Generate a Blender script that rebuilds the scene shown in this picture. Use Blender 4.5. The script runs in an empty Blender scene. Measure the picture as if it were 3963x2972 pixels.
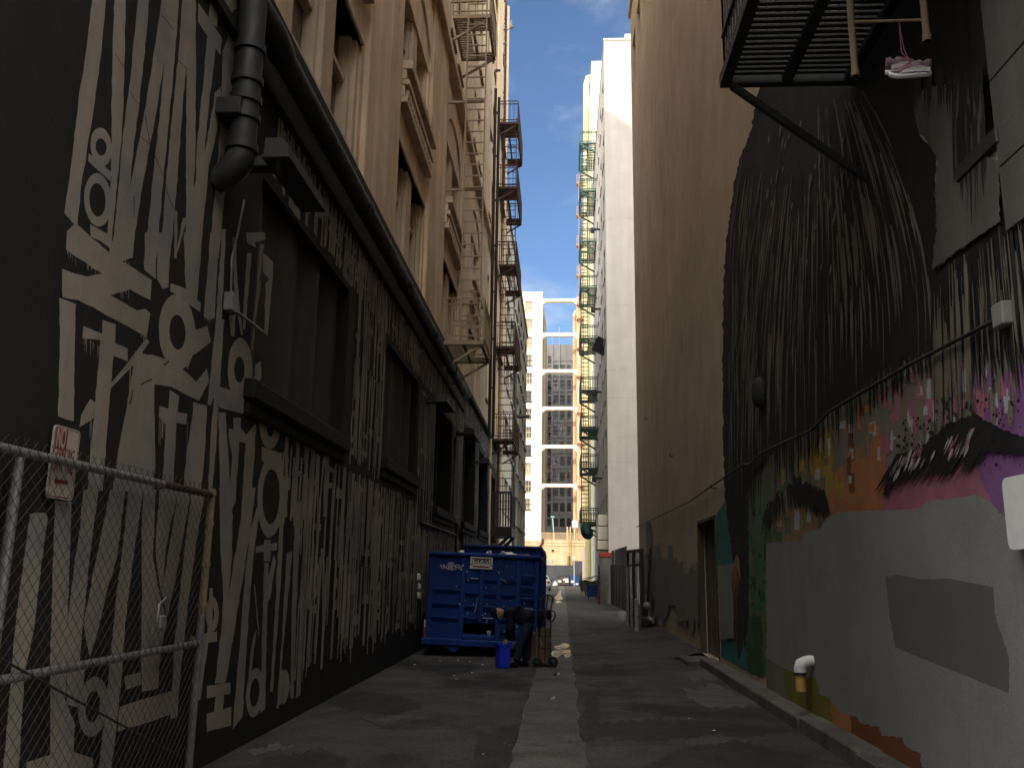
import bpy, bmesh, math, random
from mathutils import Vector, Matrix
from mathutils.geometry import tessellate_polygon
R = random.Random(7)
sc = bpy.context.scene
COL = sc.collection
# ------------------------------------------------------------------ camera model (also used to read real positions off the photograph)
F_PX, CX, CY, CAMH = 3400., 1981.5, 1486., 1.6
_ey = Vector((196.5, 736, F_PX)).normalized()
_ez = Vector((218.5, -(196.5*218.5+F_PX*F_PX)/736, F_PX)).normalized()
_ex = _ey.cross(_ez)
def ray(px, py):
    c = Vector((px-CX, py-CY, F_PX)); return Vector((c.dot(_ex), c.dot(_ey), c.dot(_ez)))
def onX(px, py, X):
    r = ray(px, py); t = X/r.x; return Vector((X, r.y*t, CAMH+r.z*t))
def onY(px, py, Y):
    r = ray(px, py); t = Y/r.y; return Vector((r.x*t, Y, CAMH+r.z*t))
def onZ(px, py, Z=0.):
    r = ray(px, py); t = (Z-CAMH)/r.z; return Vector((r.x*t, r.y*t, Z))
def V(x, y): return (x*1.79153, y*1.79153)
XL, XR = -2.98, 2.78
cam = bpy.data.cameras.new('camera'); co = bpy.data.objects.new('camera', cam); COL.objects.link(co)
cam.sensor_width = 36; cam.lens = 36*F_PX/3963; cam.clip_end = 4000; cam.clip_start = .05
m = Matrix(((_ex.x, -_ex.y, -_ex.z), (_ey.x, -_ey.y, -_ey.z), (_ez.x, -_ez.y, -_ez.z)))
co.matrix_world = Matrix.Translation((0, 0, CAMH)) @ m.to_4x4()
sc.camera = co
# ------------------------------------------------------------------ materials
MATS = {}
def mat(name, col, rough=.85, var=.25, scale=3., streak=0., bump=.0, metal=0., spec=.3, col2=None, c2scale=1.2, c2amt=.5, grime=0., emit=None, fine=0., c2rng=None, fscale=90.):
    if name in MATS: return MATS[name]
    ma = bpy.data.materials.new(name); ma.use_nodes = True; nt = ma.node_tree; N = nt.nodes; L = nt.links
    b = N['Principled BSDF']; b.inputs['Roughness'].default_value = rough; b.inputs['Metallic'].default_value = metal
    b.inputs['Specular IOR Level'].default_value = spec
    tc = N.new('ShaderNodeTexCoord'); src = tc.outputs['Object']
    def noise(sc_, det=6, vec=None, rg=.6):
        n = N.new('ShaderNodeTexNoise'); n.inputs['Scale'].default_value = sc_; n.inputs['Detail'].default_value = det
        n.inputs['Roughness'].default_value = rg; L.new(vec or src, n.inputs['Vector']); return n.outputs['Fac']
    def ramp(x, a, b_, lo, hi):
        r = N.new('ShaderNodeMapRange'); r.inputs[1].default_value = a; r.inputs[2].default_value = b_
        r.inputs[3].default_value = lo; r.inputs[4].default_value = hi; L.new(x, r.inputs[0]); return r.outputs[0]
    def mul(c, x):
        mx = N.new('ShaderNodeMix'); mx.data_type = 'RGBA'; mx.blend_type = 'MULTIPLY'; mx.inputs[0].default_value = 1
        L.new(c, mx.inputs[6]); cc = N.new('ShaderNodeCombineColor')
        for i in range(3): L.new(x, cc.inputs[i])
        L.new(cc.outputs[0], mx.inputs[7]); return mx.outputs[2]
    rgb = N.new('ShaderNodeRGB'); rgb.outputs[0].default_value = (*col, 1); c = rgb.outputs[0]
    if col2:
        mx = N.new('ShaderNodeMix'); mx.data_type = 'RGBA'; L.new(ramp(noise(c2scale, 8, rg=.65), *(c2rng or (.5-c2amt*.3, .5+(1-c2amt)*.35)), 0, 1), mx.inputs[0])
        L.new(c, mx.inputs[6]); mx.inputs[7].default_value = (*col2, 1); c = mx.outputs[2]
    if var: c = mul(c, ramp(noise(scale, 8), .25, .75, 1-var, 1+var*.6))
    if streak:
        mp = N.new('ShaderNodeMapping'); mp.inputs['Scale'].default_value = (2.3, 2.3, .17); L.new(src, mp.inputs[0])
        c = mul(c, ramp(noise(1., 7, mp.outputs[0]), .3, .7, 1-streak, 1+streak*.35))
    if grime: c = mul(c, ramp(noise(.55, 9, rg=.7), .35, .62, 1-grime, 1))
    if fine: c = mul(c, ramp(noise(fscale, 4, rg=.7), .3, .7, 1-fine, 1+fine*.8))
    L.new(c, b.inputs['Base Color'])
    if bump:
        bp = N.new('ShaderNodeBump'); bp.inputs['Strength'].default_value = .6; bp.inputs['Distance'].default_value = bump
        L.new(noise(scale*9, 6), bp.inputs['Height']); L.new(bp.outputs[0], b.inputs['Normal'])
    if rough < .8: L.new(ramp(noise(scale*2.5, 5), .3, .7, max(.03, rough-.12), min(1, rough+.15)), b.inputs['Roughness'])
    if emit: b.inputs['Emission Color'].default_value = (*emit[0], 1); b.inputs['Emission Strength'].default_value = emit[1]
    MATS[name] = ma; return ma
M = lambda k: MATS[k]
mat('black_paint', (.0135, .013, .013), .85, .35, 2.5, .25, .006, fine=.3)
mat('taupe_paint', (.33, .283, .235), .85, .18, 2.2, .22, .004, col2=(.19, .185, .185), c2scale=1.1, c2rng=(.47, .62), grime=.15, fine=.14)
mat('beige_wall', (.70, .55, .37), .9, .16, 1.3, .30, .004, grime=.22, fine=.06)
mat('beige_pale', (.60, .485, .35), .9, .14, 2.0, .25, .003, grime=.2)
mat('beige_dark', (.30, .22, .14), .9, .2, 2.5, .3, .003)
mat('tan_wall', (.58, .485, .365), .92, .14, 1.2, .08, .005, grime=.2, fine=.10)
mat('stone_grey', (.12, .115, .10), .92, .2, 2., .3, .006, grime=.25)
mat('dark_cover', (.048, .044, .039), .8, .3, 2., .35, .0)
mat('dark_glass', (.012, .013, .015), .12, .2, 1.5, spec=.5)
mat('dusty_glass', (.085, .07, .055), .35, .3, 1.5, .2, spec=.5)
mat('black_metal', (.022, .022, .023), .5, .3, 6., bump=.002, spec=.4)
mat('pipe_black', (.019, .019, .020), .6, .35, 3., .2, .002, spec=.45)
mat('beige_metal', (.33, .255, .165), .6, .25, 8., .2, .002)
mat('rust_metal', (.042, .022, .017), .8, .4, 7., .2, .003, col2=(.08, .045, .034), c2scale=4.)
mat('green_metal', (.030, .075, .060), .55, .3, 5., .2)
mat('orange_metal', (.42, .23, .12), .7, .3, 5., .2)
mat('galvanised', (.21, .21, .21), .42, .3, 9., .15, .001, metal=.35, spec=.5)
mat('yellow_tape', (.23, .18, .10), .7, .3, 6., .2)
mat('asphalt', (.058, .057, .055), .88, .45, 1.6, .0, .010, col2=(.026, .026, .026), c2scale=.5, c2rng=(.50, .60), fine=.55, fscale=34., grime=.25)
mat('asphalt_dark', (.024, .024, .024), .8, .45, 3., 0, .008, fine=.5, fscale=34.)
mat('asphalt_pale', (.105, .10, .09), .9, .4, 3., 0, .006, col2=(.06, .056, .052), c2scale=3., c2rng=(.45, .6), fine=.3)
mat('strip_concrete', (.135, .130, .120), .8, .35, 3., 0, .006, grime=.3, fscale=40., col2=(.055, .05, .045), c2scale=1.1, c2amt=.5, fine=.4)
mat('curb_concrete', (.14, .13, .115), .9, .3, 6., 0, .008, col2=(.065, .06, .055), c2scale=2., fine=.2)
mat('white_tower', (.43, .395, .35), .9, .07, 1.0, .10, .003, grime=.08)
mat('pale_concrete', (.40, .38, .33), .9, .14, 1., .25, .003, grime=.2)
mat('far_white', (.80, .76, .66), .9, .1, .8, .14)
mat('podium_tan', (.52, .37, .21), .9, .16, .7, .3, col2=(.62, .5, .33), c2scale=.25)
mat('podium_grey', (.060, .064, .072), .9, .15, .8, .1)
mat('far_dark', (.18, .175, .175), .9, .2, .5, .25)
mat('far_orange', (.62, .40, .27), .9, .15, .5, .25, col2=(.66, .54, .36), c2scale=.12)
mat('mint_wall', (.28, .46, .37), .9, .1, .6, .25)
mat('cream_wall', (.72, .68, .52), .9, .1, .6, .2)
mat('yellow_cream', (.62, .55, .28), .7, .15, 2., .2)
mat('pink_wall', (.48, .37, .35), .9, .12, .8, .25)
mat('container_blue', (.007, .032, .165), .6, .3, 3., .2, .004, spec=.2, grime=.25)
mat('container_inside', (.006, .008, .014), .9, .2, 3.)
mat('bin_blue', (.018, .055, .17), .5, .3, 4., .2)
mat('bright_blue', (.008, .035, .50), .45, .2, 5., .0)
mat('white_paint', (.75, .75, .73), .6, .1, 6.)
mat('bollard_paint', (.25, .24, .22), .8, .3, 5.)
mat('grey_white', (.48, .47, .44), .75, .2, 6., .1)
mat('dark_red', (.10, .018, .015), .7, .3, 6.)
mat('red_paint', (.24, .025, .02), .6, .2, 6.)
mat('sign_red', (.16, .022, .022), .55, .25, 9.)
mat('sign_face', (.40, .35, .30), .55, .2, 12., .2)
mat('cardboard', (.17, .115, .068), .9, .25, 5.)
mat('rubber', (.018, .018, .018), .8, .3, 8.)
mat('navy_cloth', (.012, .0125, .020), .95, .3, 14., bump=.004, spec=.1)
mat('jeans_cloth', (.016, .021, .038), .95, .3, 14., bump=.004, spec=.1)
mat('black_cloth', (.007, .007, .008), .95, .3, 14., spec=.1)
mat('skin', (.30, .165, .11), .6, .15, 14.)
mat('glove', (.36, .29, .20), .85, .2, 14.)
mat('car_paint', (.48, .46, .42), .3, .08, 3., spec=.6, metal=.2)
mat('tail_red', (.20, .008, .008), .3, .1, 5., spec=.6)
mat('water', (.02, .018, .016), .04, .1, 2., spec=.6)
mat('chain_wire', (.05, .046, .042), .6, .3, 8.)
mat('hair_paint', (.0115, .011, .0115), .85, .3, 2.5, .3, .003)
mat('wall_grey', (.125, .118, .102), .9, .15, 1.5, .35, .004, grime=.25)
mat('door_paint', (.085, .065, .05), .85, .3, 4., .5, .003, col2=(.20, .18, .15), c2scale=1.6, c2amt=.6)
mat('hair_soft', (.027, .026, .025), .88, .4, 2.5, .4, .003)
mat('strand_paint', (.18, .152, .12), .88, .3, 3., .4)
mat('overpaint', (.255, .256, .243), .9, .09, 1.1, .10, .006, grime=.12, fine=.16, fscale=55.)
mat('overpaint_dark', (.128, .127, .12), .9, .06, 1.4, .06, .004, fine=.08)
mat('mural_taupe', (.20, .178, .145), .9, .2, 3., .3)
for n_, c_ in dict(orange=(.34, .145, .055), pink=(.31, .115, .165), purple=(.19, .085, .21), magenta=(.32, .12, .18), white=(.36, .36, .37), yellow=(.30, .22, .035),
                   green=(.05, .15, .07), green2=(.10, .135, .095), teal=(.03, .15, .155), brown=(.15, .055, .025), olive=(.15, .13, .02), tan=(.25, .15, .09), navy=(.03, .04, .12), pine=(.022, .075, .036)).items():
    mat('mural_'+n_, tuple(1.2*k for k in c_), .88, .2, 5., .18, .003)
mat('far_glass', (.05, .05, .055), .25, .3, .9, spec=.5)
mat('blind', (.33, .30, .24), .8, .3, .9)
mat('shoe_white', (.80, .78, .76), .6, .08, 20.)
mat('shoe_purple', (.19, .125, .15), .8, .2, 40.)
mat('tan_stain', (.46, .38, .285), .92, .2, 2., .3)
mat('lace_pink', (.26, .07, .13), .8, .2, 30.)
mat('feather', (.13, .13, .14), .9, .3, 20.)
mat('feather_pale', (.42, .42, .42), .9, .3, 20.)
mat('wood_brown', (.10, .072, .05), .85, .35, 3., .5, .003)
mat('paper', (.62, .60, .56), .9, .2, 20.)
mat('yellow_pipe', (.52, .36, .09), .7, .3, 9., .2)
mat('teal_metal', (.25, .45, .50), .5, .2, 5.)
# ------------------------------------------------------------------ mesh builder
class MB:
    def __init__(s): s.v = []; s.f = []; s.mi = []; s.sm = []; s.cur = 0; s.smooth = False
    def face(s, pts):
        i = len(s.v); s.v += [tuple(p) for p in pts]; s.f.append(tuple(range(i, i+len(pts)))); s.mi.append(s.cur); s.sm.append(s.smooth)
    def raw(s, vs, fs):
        i = len(s.v); s.v += [tuple(p) for p in vs]
        for f in fs: s.f.append(tuple(i+k for k in f)); s.mi.append(s.cur); s.sm.append(s.smooth)
    def box(s, x0, x1, y0, y1, z0, z1, tf=None):
        vs = [Vector((x, y, z)) for z in (z0, z1) for y in (y0, y1) for x in (x0, x1)]
        if tf: vs = [tf @ v for v in vs]
        s.raw(vs, [(0, 2, 3, 1), (4, 5, 7, 6), (0, 1, 5, 4), (2, 6, 7, 3), (0, 4, 6, 2), (1, 3, 7, 5)])
    def bbox(s, x0, x1, y0, y1, z0, z1, b=.01, tf=None):      # box with chamfered edges
        vs = []; 
        xs, ys, zs = (x0, x1), (y0, y1), (z0, z1)
        bm = bmesh.new(); bmesh.ops.create_cube(bm, size=1)
        for v in bm.verts: v.co = Vector((x0+(v.co.x+.5)*(x1-x0), y0+(v.co.y+.5)*(y1-y0), z0+(v.co.z+.5)*(z1-z0)))
        bmesh.ops.bevel(bm, geom=bm.edges[:], offset=b, segments=1, affect='EDGES'); s.bm(bm, tf)
    def bm(s, bm, tf=None):
        bm.verts.ensure_lookup_table(); bm.verts.index_update()
        s.raw([(tf @ v.co) if tf else v.co for v in bm.verts], [tuple(v.index for v in f.verts) for f in bm.faces]); bm.free()
    def bar(s, p, q, w, h=None, up=(0, 0, 1)):
        p, q = Vector(p), Vector(q); d = (q-p).normalized(); h = h or w
        u = d.cross(Vector(up)); 
        if u.length < 1e-4: u = d.cross(Vector((0, 1, 0)))
        u.normalize(); n = u.cross(d)
        vs = [a + u*(i*w/2) + n*(j*h/2) for a in (p, q) for i, j in ((-1, -1), (1, -1), (1, 1), (-1, 1))]
        s.raw(vs, [(0, 1, 2, 3), (7, 6, 5, 4), (0, 4, 5, 1), (1, 5, 6, 2), (2, 6, 7, 3), (3, 7, 4, 0)])
    def tube(s, pts, r, n=8, cap=True):
        pts = [Vector(p) for p in pts]; rs = r if isinstance(r, (list, tuple)) else [r]*len(pts); rings = []; u = None
        o = s.smooth; 
        for i, p in enumerate(pts):
            d = (pts[min(i+1, len(pts)-1)]-pts[max(i-1, 0)]).normalized()
            if u is None:
                u = d.cross(Vector((0, 0, 1)))
                if u.length < 1e-3: u = d.cross(Vector((0, 1, 0)))
            u = (u-d*u.dot(d)).normalized(); w = d.cross(u)
            rings.append([p+(u*math.cos(a)+w*math.sin(a))*rs[i] for a in [2*math.pi*k/n for k in range(n)]])
        vs = [v for rg in rings for v in rg]; fs = []
        for i in range(len(pts)-1):
            for k in range(n): fs.append((i*n+k, i*n+(k+1) % n, (i+1)*n+(k+1) % n, (i+1)*n+k))
        s.smooth = True; s.raw(vs, fs); s.smooth = o
        if cap: s.face(rings[0][::-1]); s.face(rings[-1])
    def lathe(s, prof, tf, n=16):          # prof [(r,z)]
        o = s.smooth; s.smooth = True
        vs = [tf @ Vector((r*math.cos(2*math.pi*k/n), r*math.sin(2*math.pi*k/n), z)) for r, z in prof for k in range(n)]
        s.raw(vs, [(i*n+k, i*n+(k+1) % n, (i+1)*n+(k+1) % n, (i+1)*n+k) for i in range(len(prof)-1) for k in range(n)]); s.smooth = o
    def poly(s, pts):                      # planar, any outline
        pts = [Vector(p) for p in pts]
        tr = tessellate_polygon([pts]); s.raw(pts, [tuple(t) for t in tr])
    def ring(s, outer, inner):
        n = len(outer); s.raw(outer+inner, [(k, (k+1) % n, n+(k+1) % n, n+k) for k in range(n)])
    def build(s, name, mats, parent=None):
        me = bpy.data.meshes.new(name); me.from_pydata(s.v, [], s.f); 
        mats = mats if isinstance(mats, (list, tuple)) else [mats]
        for k in mats: me.materials.append(MATS[k])
        me.polygons.foreach_set('material_index', s.mi); me.polygons.foreach_set('use_smooth', s.sm); me.update()
        o = bpy.data.objects.new(name, me); COL.objects.link(o)
        if parent: setp(o, parent)
        return o
def setp(o, parent):
    o.parent = parent; t = parent
    mw = Matrix.Identity(4)
    while t: mw = t.matrix_basis @ mw if t.parent is None else mw; t = t.parent
    if parent.type == 'EMPTY': o.matrix_parent_inverse = parent.matrix_basis.inverted()
    else: o.matrix_parent_inverse = Matrix.Identity(4)
def thing(name, label, cat, loc=(0, 0, 0), group=None):
    o = bpy.data.objects.new(name, None); COL.objects.link(o); o.location = loc; o.empty_display_size = .2
    tag(o, label, cat, group); return o
def tag(o, label=None, cat=None, group=None, kind=None):
    if label: o['label'] = label
    if cat: o['category'] = cat
    if group: o['group'] = group
    if kind: o['kind'] = kind
    return o
def one(mb, name, mats, label, cat, group=None): return tag(mb.build(name, mats), label, cat, group)
def dup(root, delta, label=None):
    c = root.copy(); COL.objects.link(c); c.location = Vector(root.location)+Vector(delta)
    if label: c['label'] = label
    for ch in root.children:
        k = ch.copy(); COL.objects.link(k); k.parent = c
        for g in ch.children:
            q = g.copy(); COL.objects.link(q); q.parent = k
    return c
def grid_wall(mb, P, a0, a1, z0, z1, holes):
    """P(a,z,d) -> point, d = depth behind the face; holes (a0,a1,z0,z1,depth)"""
    A = sorted({a0, a1, *[h[0] for h in holes], *[h[1] for h in holes]}); Z = sorted({z0, z1, *[h[2] for h in holes], *[h[3] for h in holes]})
    A = [a for a in A if a0 <= a <= a1]; Z = [z for z in Z if z0 <= z <= z1]
    for i in range(len(A)-1):
        for j in range(len(Z)-1):
            ca, cz = (A[i]+A[i+1])/2, (Z[j]+Z[j+1])/2
            if any(h[0] < ca < h[1] and h[2] < cz < h[3] for h in holes): continue
            mb.face([P(A[i], Z[j], 0), P(A[i+1], Z[j], 0), P(A[i+1], Z[j+1], 0), P(A[i], Z[j+1], 0)])
    for h in holes:
        c = [(h[0], h[2]), (h[1], h[2]), (h[1], h[3]), (h[0], h[3])]
        for k in range(4):
            p, q = c[k], c[(k+1) % 4]; mb.face([P(*p, 0), P(*q, 0), P(*q, h[4]), P(*p, h[4])])
def PX(X, sgn): return lambda a, z, d: Vector((X+sgn*d, a, z))      # wall on a constant-X plane
def PY(Y): return lambda a, z, d: Vector((a, Y+d, z))
def text_mb(mb, s, size, org, u, v, off=Vector((0, 0, 0)), sx=1., off_=0.):
    cu = bpy.data.curves.new('t', 'FONT'); cu.body = s; cu.size = size; cu.align_x = 'CENTER'; cu.align_y = 'CENTER'; cu.offset = off_
    o = bpy.data.objects.new('t', cu); COL.objects.link(o); dg = bpy.context.evaluated_depsgraph_get()
    me = bpy.data.meshes.new_from_object(o.evaluated_get(dg))
    mb.raw([Vector(org)+off+Vector(u)*p.co.x*sx+Vector(v)*p.co.y for p in me.vertices], [tuple(f.vertices) for f in me.polygons])
    bpy.data.objects.remove(o); bpy.data.curves.remove(cu); bpy.data.meshes.remove(me)
def rough(pts, amp, step):                # ragged outline
    out = []; n = len(pts)
    for i in range(n):
        a, b = Vector(pts[i]).to_2d() if False else Vector(pts[i]), Vector(pts[(i+1) % n]); k = max(1, int((b-a).length/step))
        nn = Vector((-(b-a).y, (b-a).x)); nn = nn.normalized() if nn.length > 0 else nn
        for j in range(k):
            p = a.lerp(b, j/k); out.append(p+nn*R.uniform(-amp, amp))
    return out
def ell(cx, cy, rx, ry, n=28, tilt=0., j=0.):
    c, s = math.cos(tilt), math.sin(tilt); o = []
    for k in range(n):
        a = 2*math.pi*k/n; x, y = rx*math.cos(a), ry*math.sin(a); f = 1+R.uniform(-j, j)
        o.append((cx+(x*c-y*s)*f, cy+(x*s+y*c)*f))
    return o
# ------------------------------------------------------------------ ground
def struct(mb, name, mats): return tag(mb.build(name, mats), kind='structure')
g = MB(); g.face([(-600, -300, 0), (600, -300, 0), (600, 900, 0), (-600, 900, 0)]); struct(g, 'ground', 'asphalt')
g = MB()                                                             # concrete gutter strip down the middle, ragged edges
le = [(-.45+R.uniform(-.025, .025), y) for y in [(-4+i*.45) for i in range(300)]]; re = [(.19+R.uniform(-.03, .03), y) for _, y in le]
for i in range(len(le)-1): g.face([(*le[i], .006), (*re[i], .006), (*re[i+1], .006), (*le[i+1], .006)])
struct(g, 'gutter_strip', 'strip_concrete')
g = MB()                                                             # low asphalt berm along the right wall beyond the kerb
ys = [18.2+i*.6 for i in range(25)]
for i in range(len(ys)-1):
    a, b = ys[i], ys[i+1]; wa, wb = .75+.2*math.sin(a*1.7), .75+.2*math.sin(b*1.7)
    g.face([(XR-wa, a, .004), (XR, a, .15), (XR, b, .15), (XR-wb, b, .004)])
struct(g, 'asphalt_berm', 'asphalt')
g = MB()
k0 = [-5., 2., 6., 8.2, 10.1, 12.4, 14.6, 17.0]
for i in range(len(k0)-1):
    g.bbox(XR-.27+R.uniform(-.012, .012), XR-.002, k0[i]+.004, k0[i+1]-.004, -.05, .15+R.uniform(-.008, .008), .018)
g.bbox(XR-.5, XR-.002, 17.05, 18.3, -.05, .07, .015)
struct(g, 'kerb', 'curb_concrete')
# ------------------------------------------------------------------ left: black-painted base, beige upper wall
LB = thing('painted_building', 'tall beige building with a black ground floor covered in bone-coloured painted lettering', 'building', (XL, 12, 0))
BW = [(7.95, 11.6, 3.36, 5.42, .22), (14.3, 17.6, 3.45, 5.42, .22), (20.2, 23.2, 3.1, 5.5, .35), (26.0, 29.6, 3.1, 5.9, .35), (31., 34.6, 3.1, 5.9, .35), (35.6, 38.6, 3.1, 5.6, .35)]
DW = [(25.6, 26.6, 0, 2.75, .3), (33.2, 35.2, 0, 2.3, .3)]
TOPZ = 6.95
w = MB(); grid_wall(w, PX(XL, -1), 3.4, 40.2, -.2, TOPZ, BW+DW); w.face([(XL, 3.4, -.2), (XL, 3.4, TOPZ), (XL-14, 3.4, TOPZ), (XL-14, 3.4, -.2)]); w.face([(XL-14, 3.4, -.2), (XL-14, 3.4, 36), (XL-14, 40.2, 36), (XL-14, 40.2, -.2)])
base = w.build('black_wall', 'black_paint', LB)
UP = []                                                              # openings of the beige wall
for k in range(5):
    a = 8.45+5.95*k
    if k < 4: UP += [(a, a+3.15, 7.35, 9.25, .28), (a, a+3.15, 10.8, 12.5, .28)]
for k in range(2, 6):
    for z in (15.6, 19.2, 22.8, 26.4, 30.): UP.append((8.6+5.95*k, 9.6+5.95*k, z, z+2.1, .3)); UP.append((10.3+5.95*k, 11.3+5.95*k, z, z+2.1, .3))
for z in (8.2, 11.6): UP += [(33.1, 33.9, z, z+1.7, .25), (35.3, 36.1, z, z+1.7, .25), (38.4, 39.2, z-.8, z+.9, .25)]
UP = [h for h in UP if h[1] < 40.]
w = MB(); grid_wall(w, PX(XL-.02, -1), 3.4, 40.2, TOPZ, 36, UP)
for (a, b, c, d) in [(3.4, 36, XL-.02, XL-14)]:
    w.face([(c, 40.2, -.2), (d, 40.2, -.2), (d, 40.2, 36), (c, 40.2, 36)]); w.face([(c, 3.4, -.2), (c, 3.4, 36), (d, 3.4, 36), (d, 3.4, -.2)])
    w.face([(c, 3.4, 36), (c, 40.2, 36), (d, 40.2, 36), (d, 3.4, 36)])
w.build('beige_wall', 'beige_wall', LB)
for k in range(5):                                                   # wide piers with moulded edges
    a = 11.62+5.95*k
    p = MB(); p.bbox(XL-.4, XL+.06, a+.16, a+2.64, TOPZ+.1, 36, .02); p.build('pier', 'beige_wall', LB)
p = MB(); p.bbox(XL-.4, XL+.06, 5.2, 8.3, TOPZ+.1, 36, .02); p.build('pier', 'beige_wall', LB)
for k in range(4):
    a = 8.45+5.95*k; x = XL-.30
    for z0, z1, arch in ((7.35, 9.25, 0), (10.8, 12.5, 1)):
        f = MB()
        for y0, y1 in ((a, a+.16), (a+1.34, a+1.86), (a+2.99, a+3.15)): f.bbox(x-.05, x+.24, y0, y1, z0-.2, z1+(.6 if arch else .1), .015)
        for y0, y1 in ((a+.16, a+.27), (a+1.23, a+1.34), (a+1.86, a+1.97), (a+2.88, a+2.99)): f.box(x-.05, x+.17, y0, y1, z0-.2, z1+(.6 if arch else .1))
        f.box(x-.05, x+.12, a+.27, a+1.23, z1-.75, z1-.67); f.box(x-.05, x+.12, a+1.97, a+2.88, z1-.75, z1-.67)
        f.bbox(x-.05, x+.32, a, a+3.15, z0-.12, z0+.0, .01)
        wf = f.build('window', 'beige_pale', LB)
        f = MB(); f.face([(x, a, z0-.3), (x, a+3.15, z0-.3), (x, a+3.15, z1+1), (x, a, z1+1)]); f.build('pane', 'dusty_glass', wf)
    # moulded spandrel between the two storeys
    f = MB(); zs = [(9.25, 9.4, .02), (9.4, 9.85, -.1), (9.95, 10.08, .14), (10.08, 10.3, .09), (10.3, 10.42, .17), (10.42, 10.62, .11), (10.62, 10.80, .22)]
    for z0, z1, d in zs: f.bbox(XL-.45, XL+d, a, a+3.15, z0, z1-.004, .012)
    for i in range(14): f.bbox(XL+.09, XL+.15, a+.1+i*.215, a+.2+i*.215, 10.10, 10.28, .01)
    f.build('spandrel', 'beige_pale', LB)
    # arched head over the upper opening
    f = MB(); n = 18; cy = a+1.575; rad = 1.575; zc = 12.5
    arc = [(cy-rad*math.cos(math.pi*i/n), zc+.95*math.sin(math.pi*i/n)) for i in range(n+1)]
    f.face([(XL-.28, y, z) for y, z in arc]); f.cur = 1
    f.cur = 0
    ao = f.build('arch_pane', 'dusty_glass', LB)
    f = MB()
    for i in range(n):
        (y0, z0), (y1, z1) = arc[i], arc[i+1]
        f.face([(XL+.03, y0, z0), (XL+.03, y1, z1), (XL-.28, y1, z1), (XL-.28, y0, z0)])
        f.face([(XL+.03, y0, z0), (XL+.03, y1, z1), (XL+.03, y1, 13.55), (XL+.03, y0, 13.55)])
    f.box(XL-.40, XL+.025, a-.02, a+3.17, 13.552, 14.0)
    f.build('arch', 'beige_wall', LB)
for h in UP[8:]:
    f = MB(); x = XL-.02-h[4]+.02; a, b, z0, z1 = h[:4]
    f.box(x, x+.06, a, a+.07, z0, z1); f.box(x, x+.06, b-.07, b, z0, z1); f.box(x, x+.05, a+.07, b-.07, (z0+z1)/2-.04, (z0+z1)/2+.04)
    f.bbox(x, XL+.07, a-.06, b+.06, z0-.1, z0-.002, .01)
    wf = f.build('window', 'beige_dark', LB)
    f = MB(); f.face([(x+.01, a, z0), (x+.01, b, z0), (x+.01, b, z1), (x+.01, a, z1)]); f.build('pane', 'dark_glass', wf)
for z in (14.4, 35.3):
    f = MB(); f.bbox(XL-.3, XL+.20, 3.4, 40.2, z, z+.22, .02); f.build('string_course', 'beige_wall', LB)
f = MB(); f.bbox(XL-.25, XL+.13, 3.4, 40.2, TOPZ-.02, TOPZ+.16, .02); f.build('coping', 'black_paint', LB)
f = MB(); f.bbox(XL-.05, XL+.06, 4, 25.6, 6.28, 6.42, .02); f.build('ledge', 'black_paint', LB)
# covered ground-floor windows
for i, h in enumerate(BW):
    a, b, z0, z1, d = h; f = MB(); x = XL-d
    if i < 2:                                                        # folded cover sheet
        n = 40; pr_ = []
        for k in range(n+1):
            t = k/n; pr_.append((x+.07+.045*math.sin(t*math.pi*7+i)+.02*math.sin(t*31), a-.02+(b-a+.04)*t))
        f.smooth = True
        for k in range(n): f.face([(*pr_[k], z0-.05), (*pr_[k+1], z0-.05), (*pr_[k+1], z1+.05), (*pr_[k], z1+.05)])
        wf = f.build('window', 'dark_cover', LB)
    else:
        f.face([(x, a, z0), (x, b, z0), (x, b, z1), (x, a, z1)]); wf = f.build('window', 'dark_glass', LB)
        f = MB()
        for k in range(1, 5): y = a+(b-a)*k/5; f.box(x+.02, x+.07, y-.02, y+.02, z0, z1)
        f.build('frame', 'black_metal', wf)
    f = MB(); f.bbox(XL-d, XL+.11, a-.08, b+.08, z0-.20, z0-.002, .02); f.bbox(XL-.02, XL+.05, a-.04, b+.04, z0-.34, z0-.21, .02); f.build('sill', 'black_paint', wf)
for h in DW:
    f = MB(); f.face([(XL-h[4]+.02, h[0], -.2), (XL-h[4]+.02, h[1], -.2), (XL-h[4]+.02, h[1], h[3]), (XL-h[4]+.02, h[0], h[3])]); f.build('door', 'dark_glass', LB)
for k in (2232, 2270, 2302):
    f = MB(); p = onX(1622, k, XL+.05); f.bbox(XL, XL+.09, p.y-.06, p.y+.06, p.z-.075, p.z+.075, .03); f.build('wall_knob', 'grey_white', LB)
# pipes
def strap(mb, p, ax, r, w=.05):
    mb.tube([Vector(p)-Vector(ax)*w/2, Vector(p)+Vector(ax)*w/2], r, 16)
f = MB(); X = XL+.24; a = onX(1094, 271, X); b = onX(1797, 1500, X); zz = (a.z+b.z)/2
f.tube([(X, a.y, zz), (X, b.y, zz)], .115, 14)
for y in (11.2, 14.5, 17.8, 21.1, 24.2): strap(f, (X, y, zz), (0, 1, 0), .132, .16)
yd = sum(onX(q[0], q[1], XL+.20).y for q in ((985, -120), (962, 300), (940, 600)))/3; f.tube([(X, a.y+.05, zz), (X, a.y-.08, zz+.0), (X, (a.y+yd)/2+.05, zz+.05), (XL+.20, yd, zz+.12)], [.116, .134, .132, .11], 14)
f.build('gutter_pipe', 'pipe_black', LB)
f = MB(); X = XL+.20; ps = [onX(q[0], q[1], X) for q in ((985, -120), (962, 300), (940, 600))]; yy = sum(p.y for p in ps)/3
f.tube([(X, yy, 12), (X, yy, ps[2].z)], .118, 16)
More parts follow.
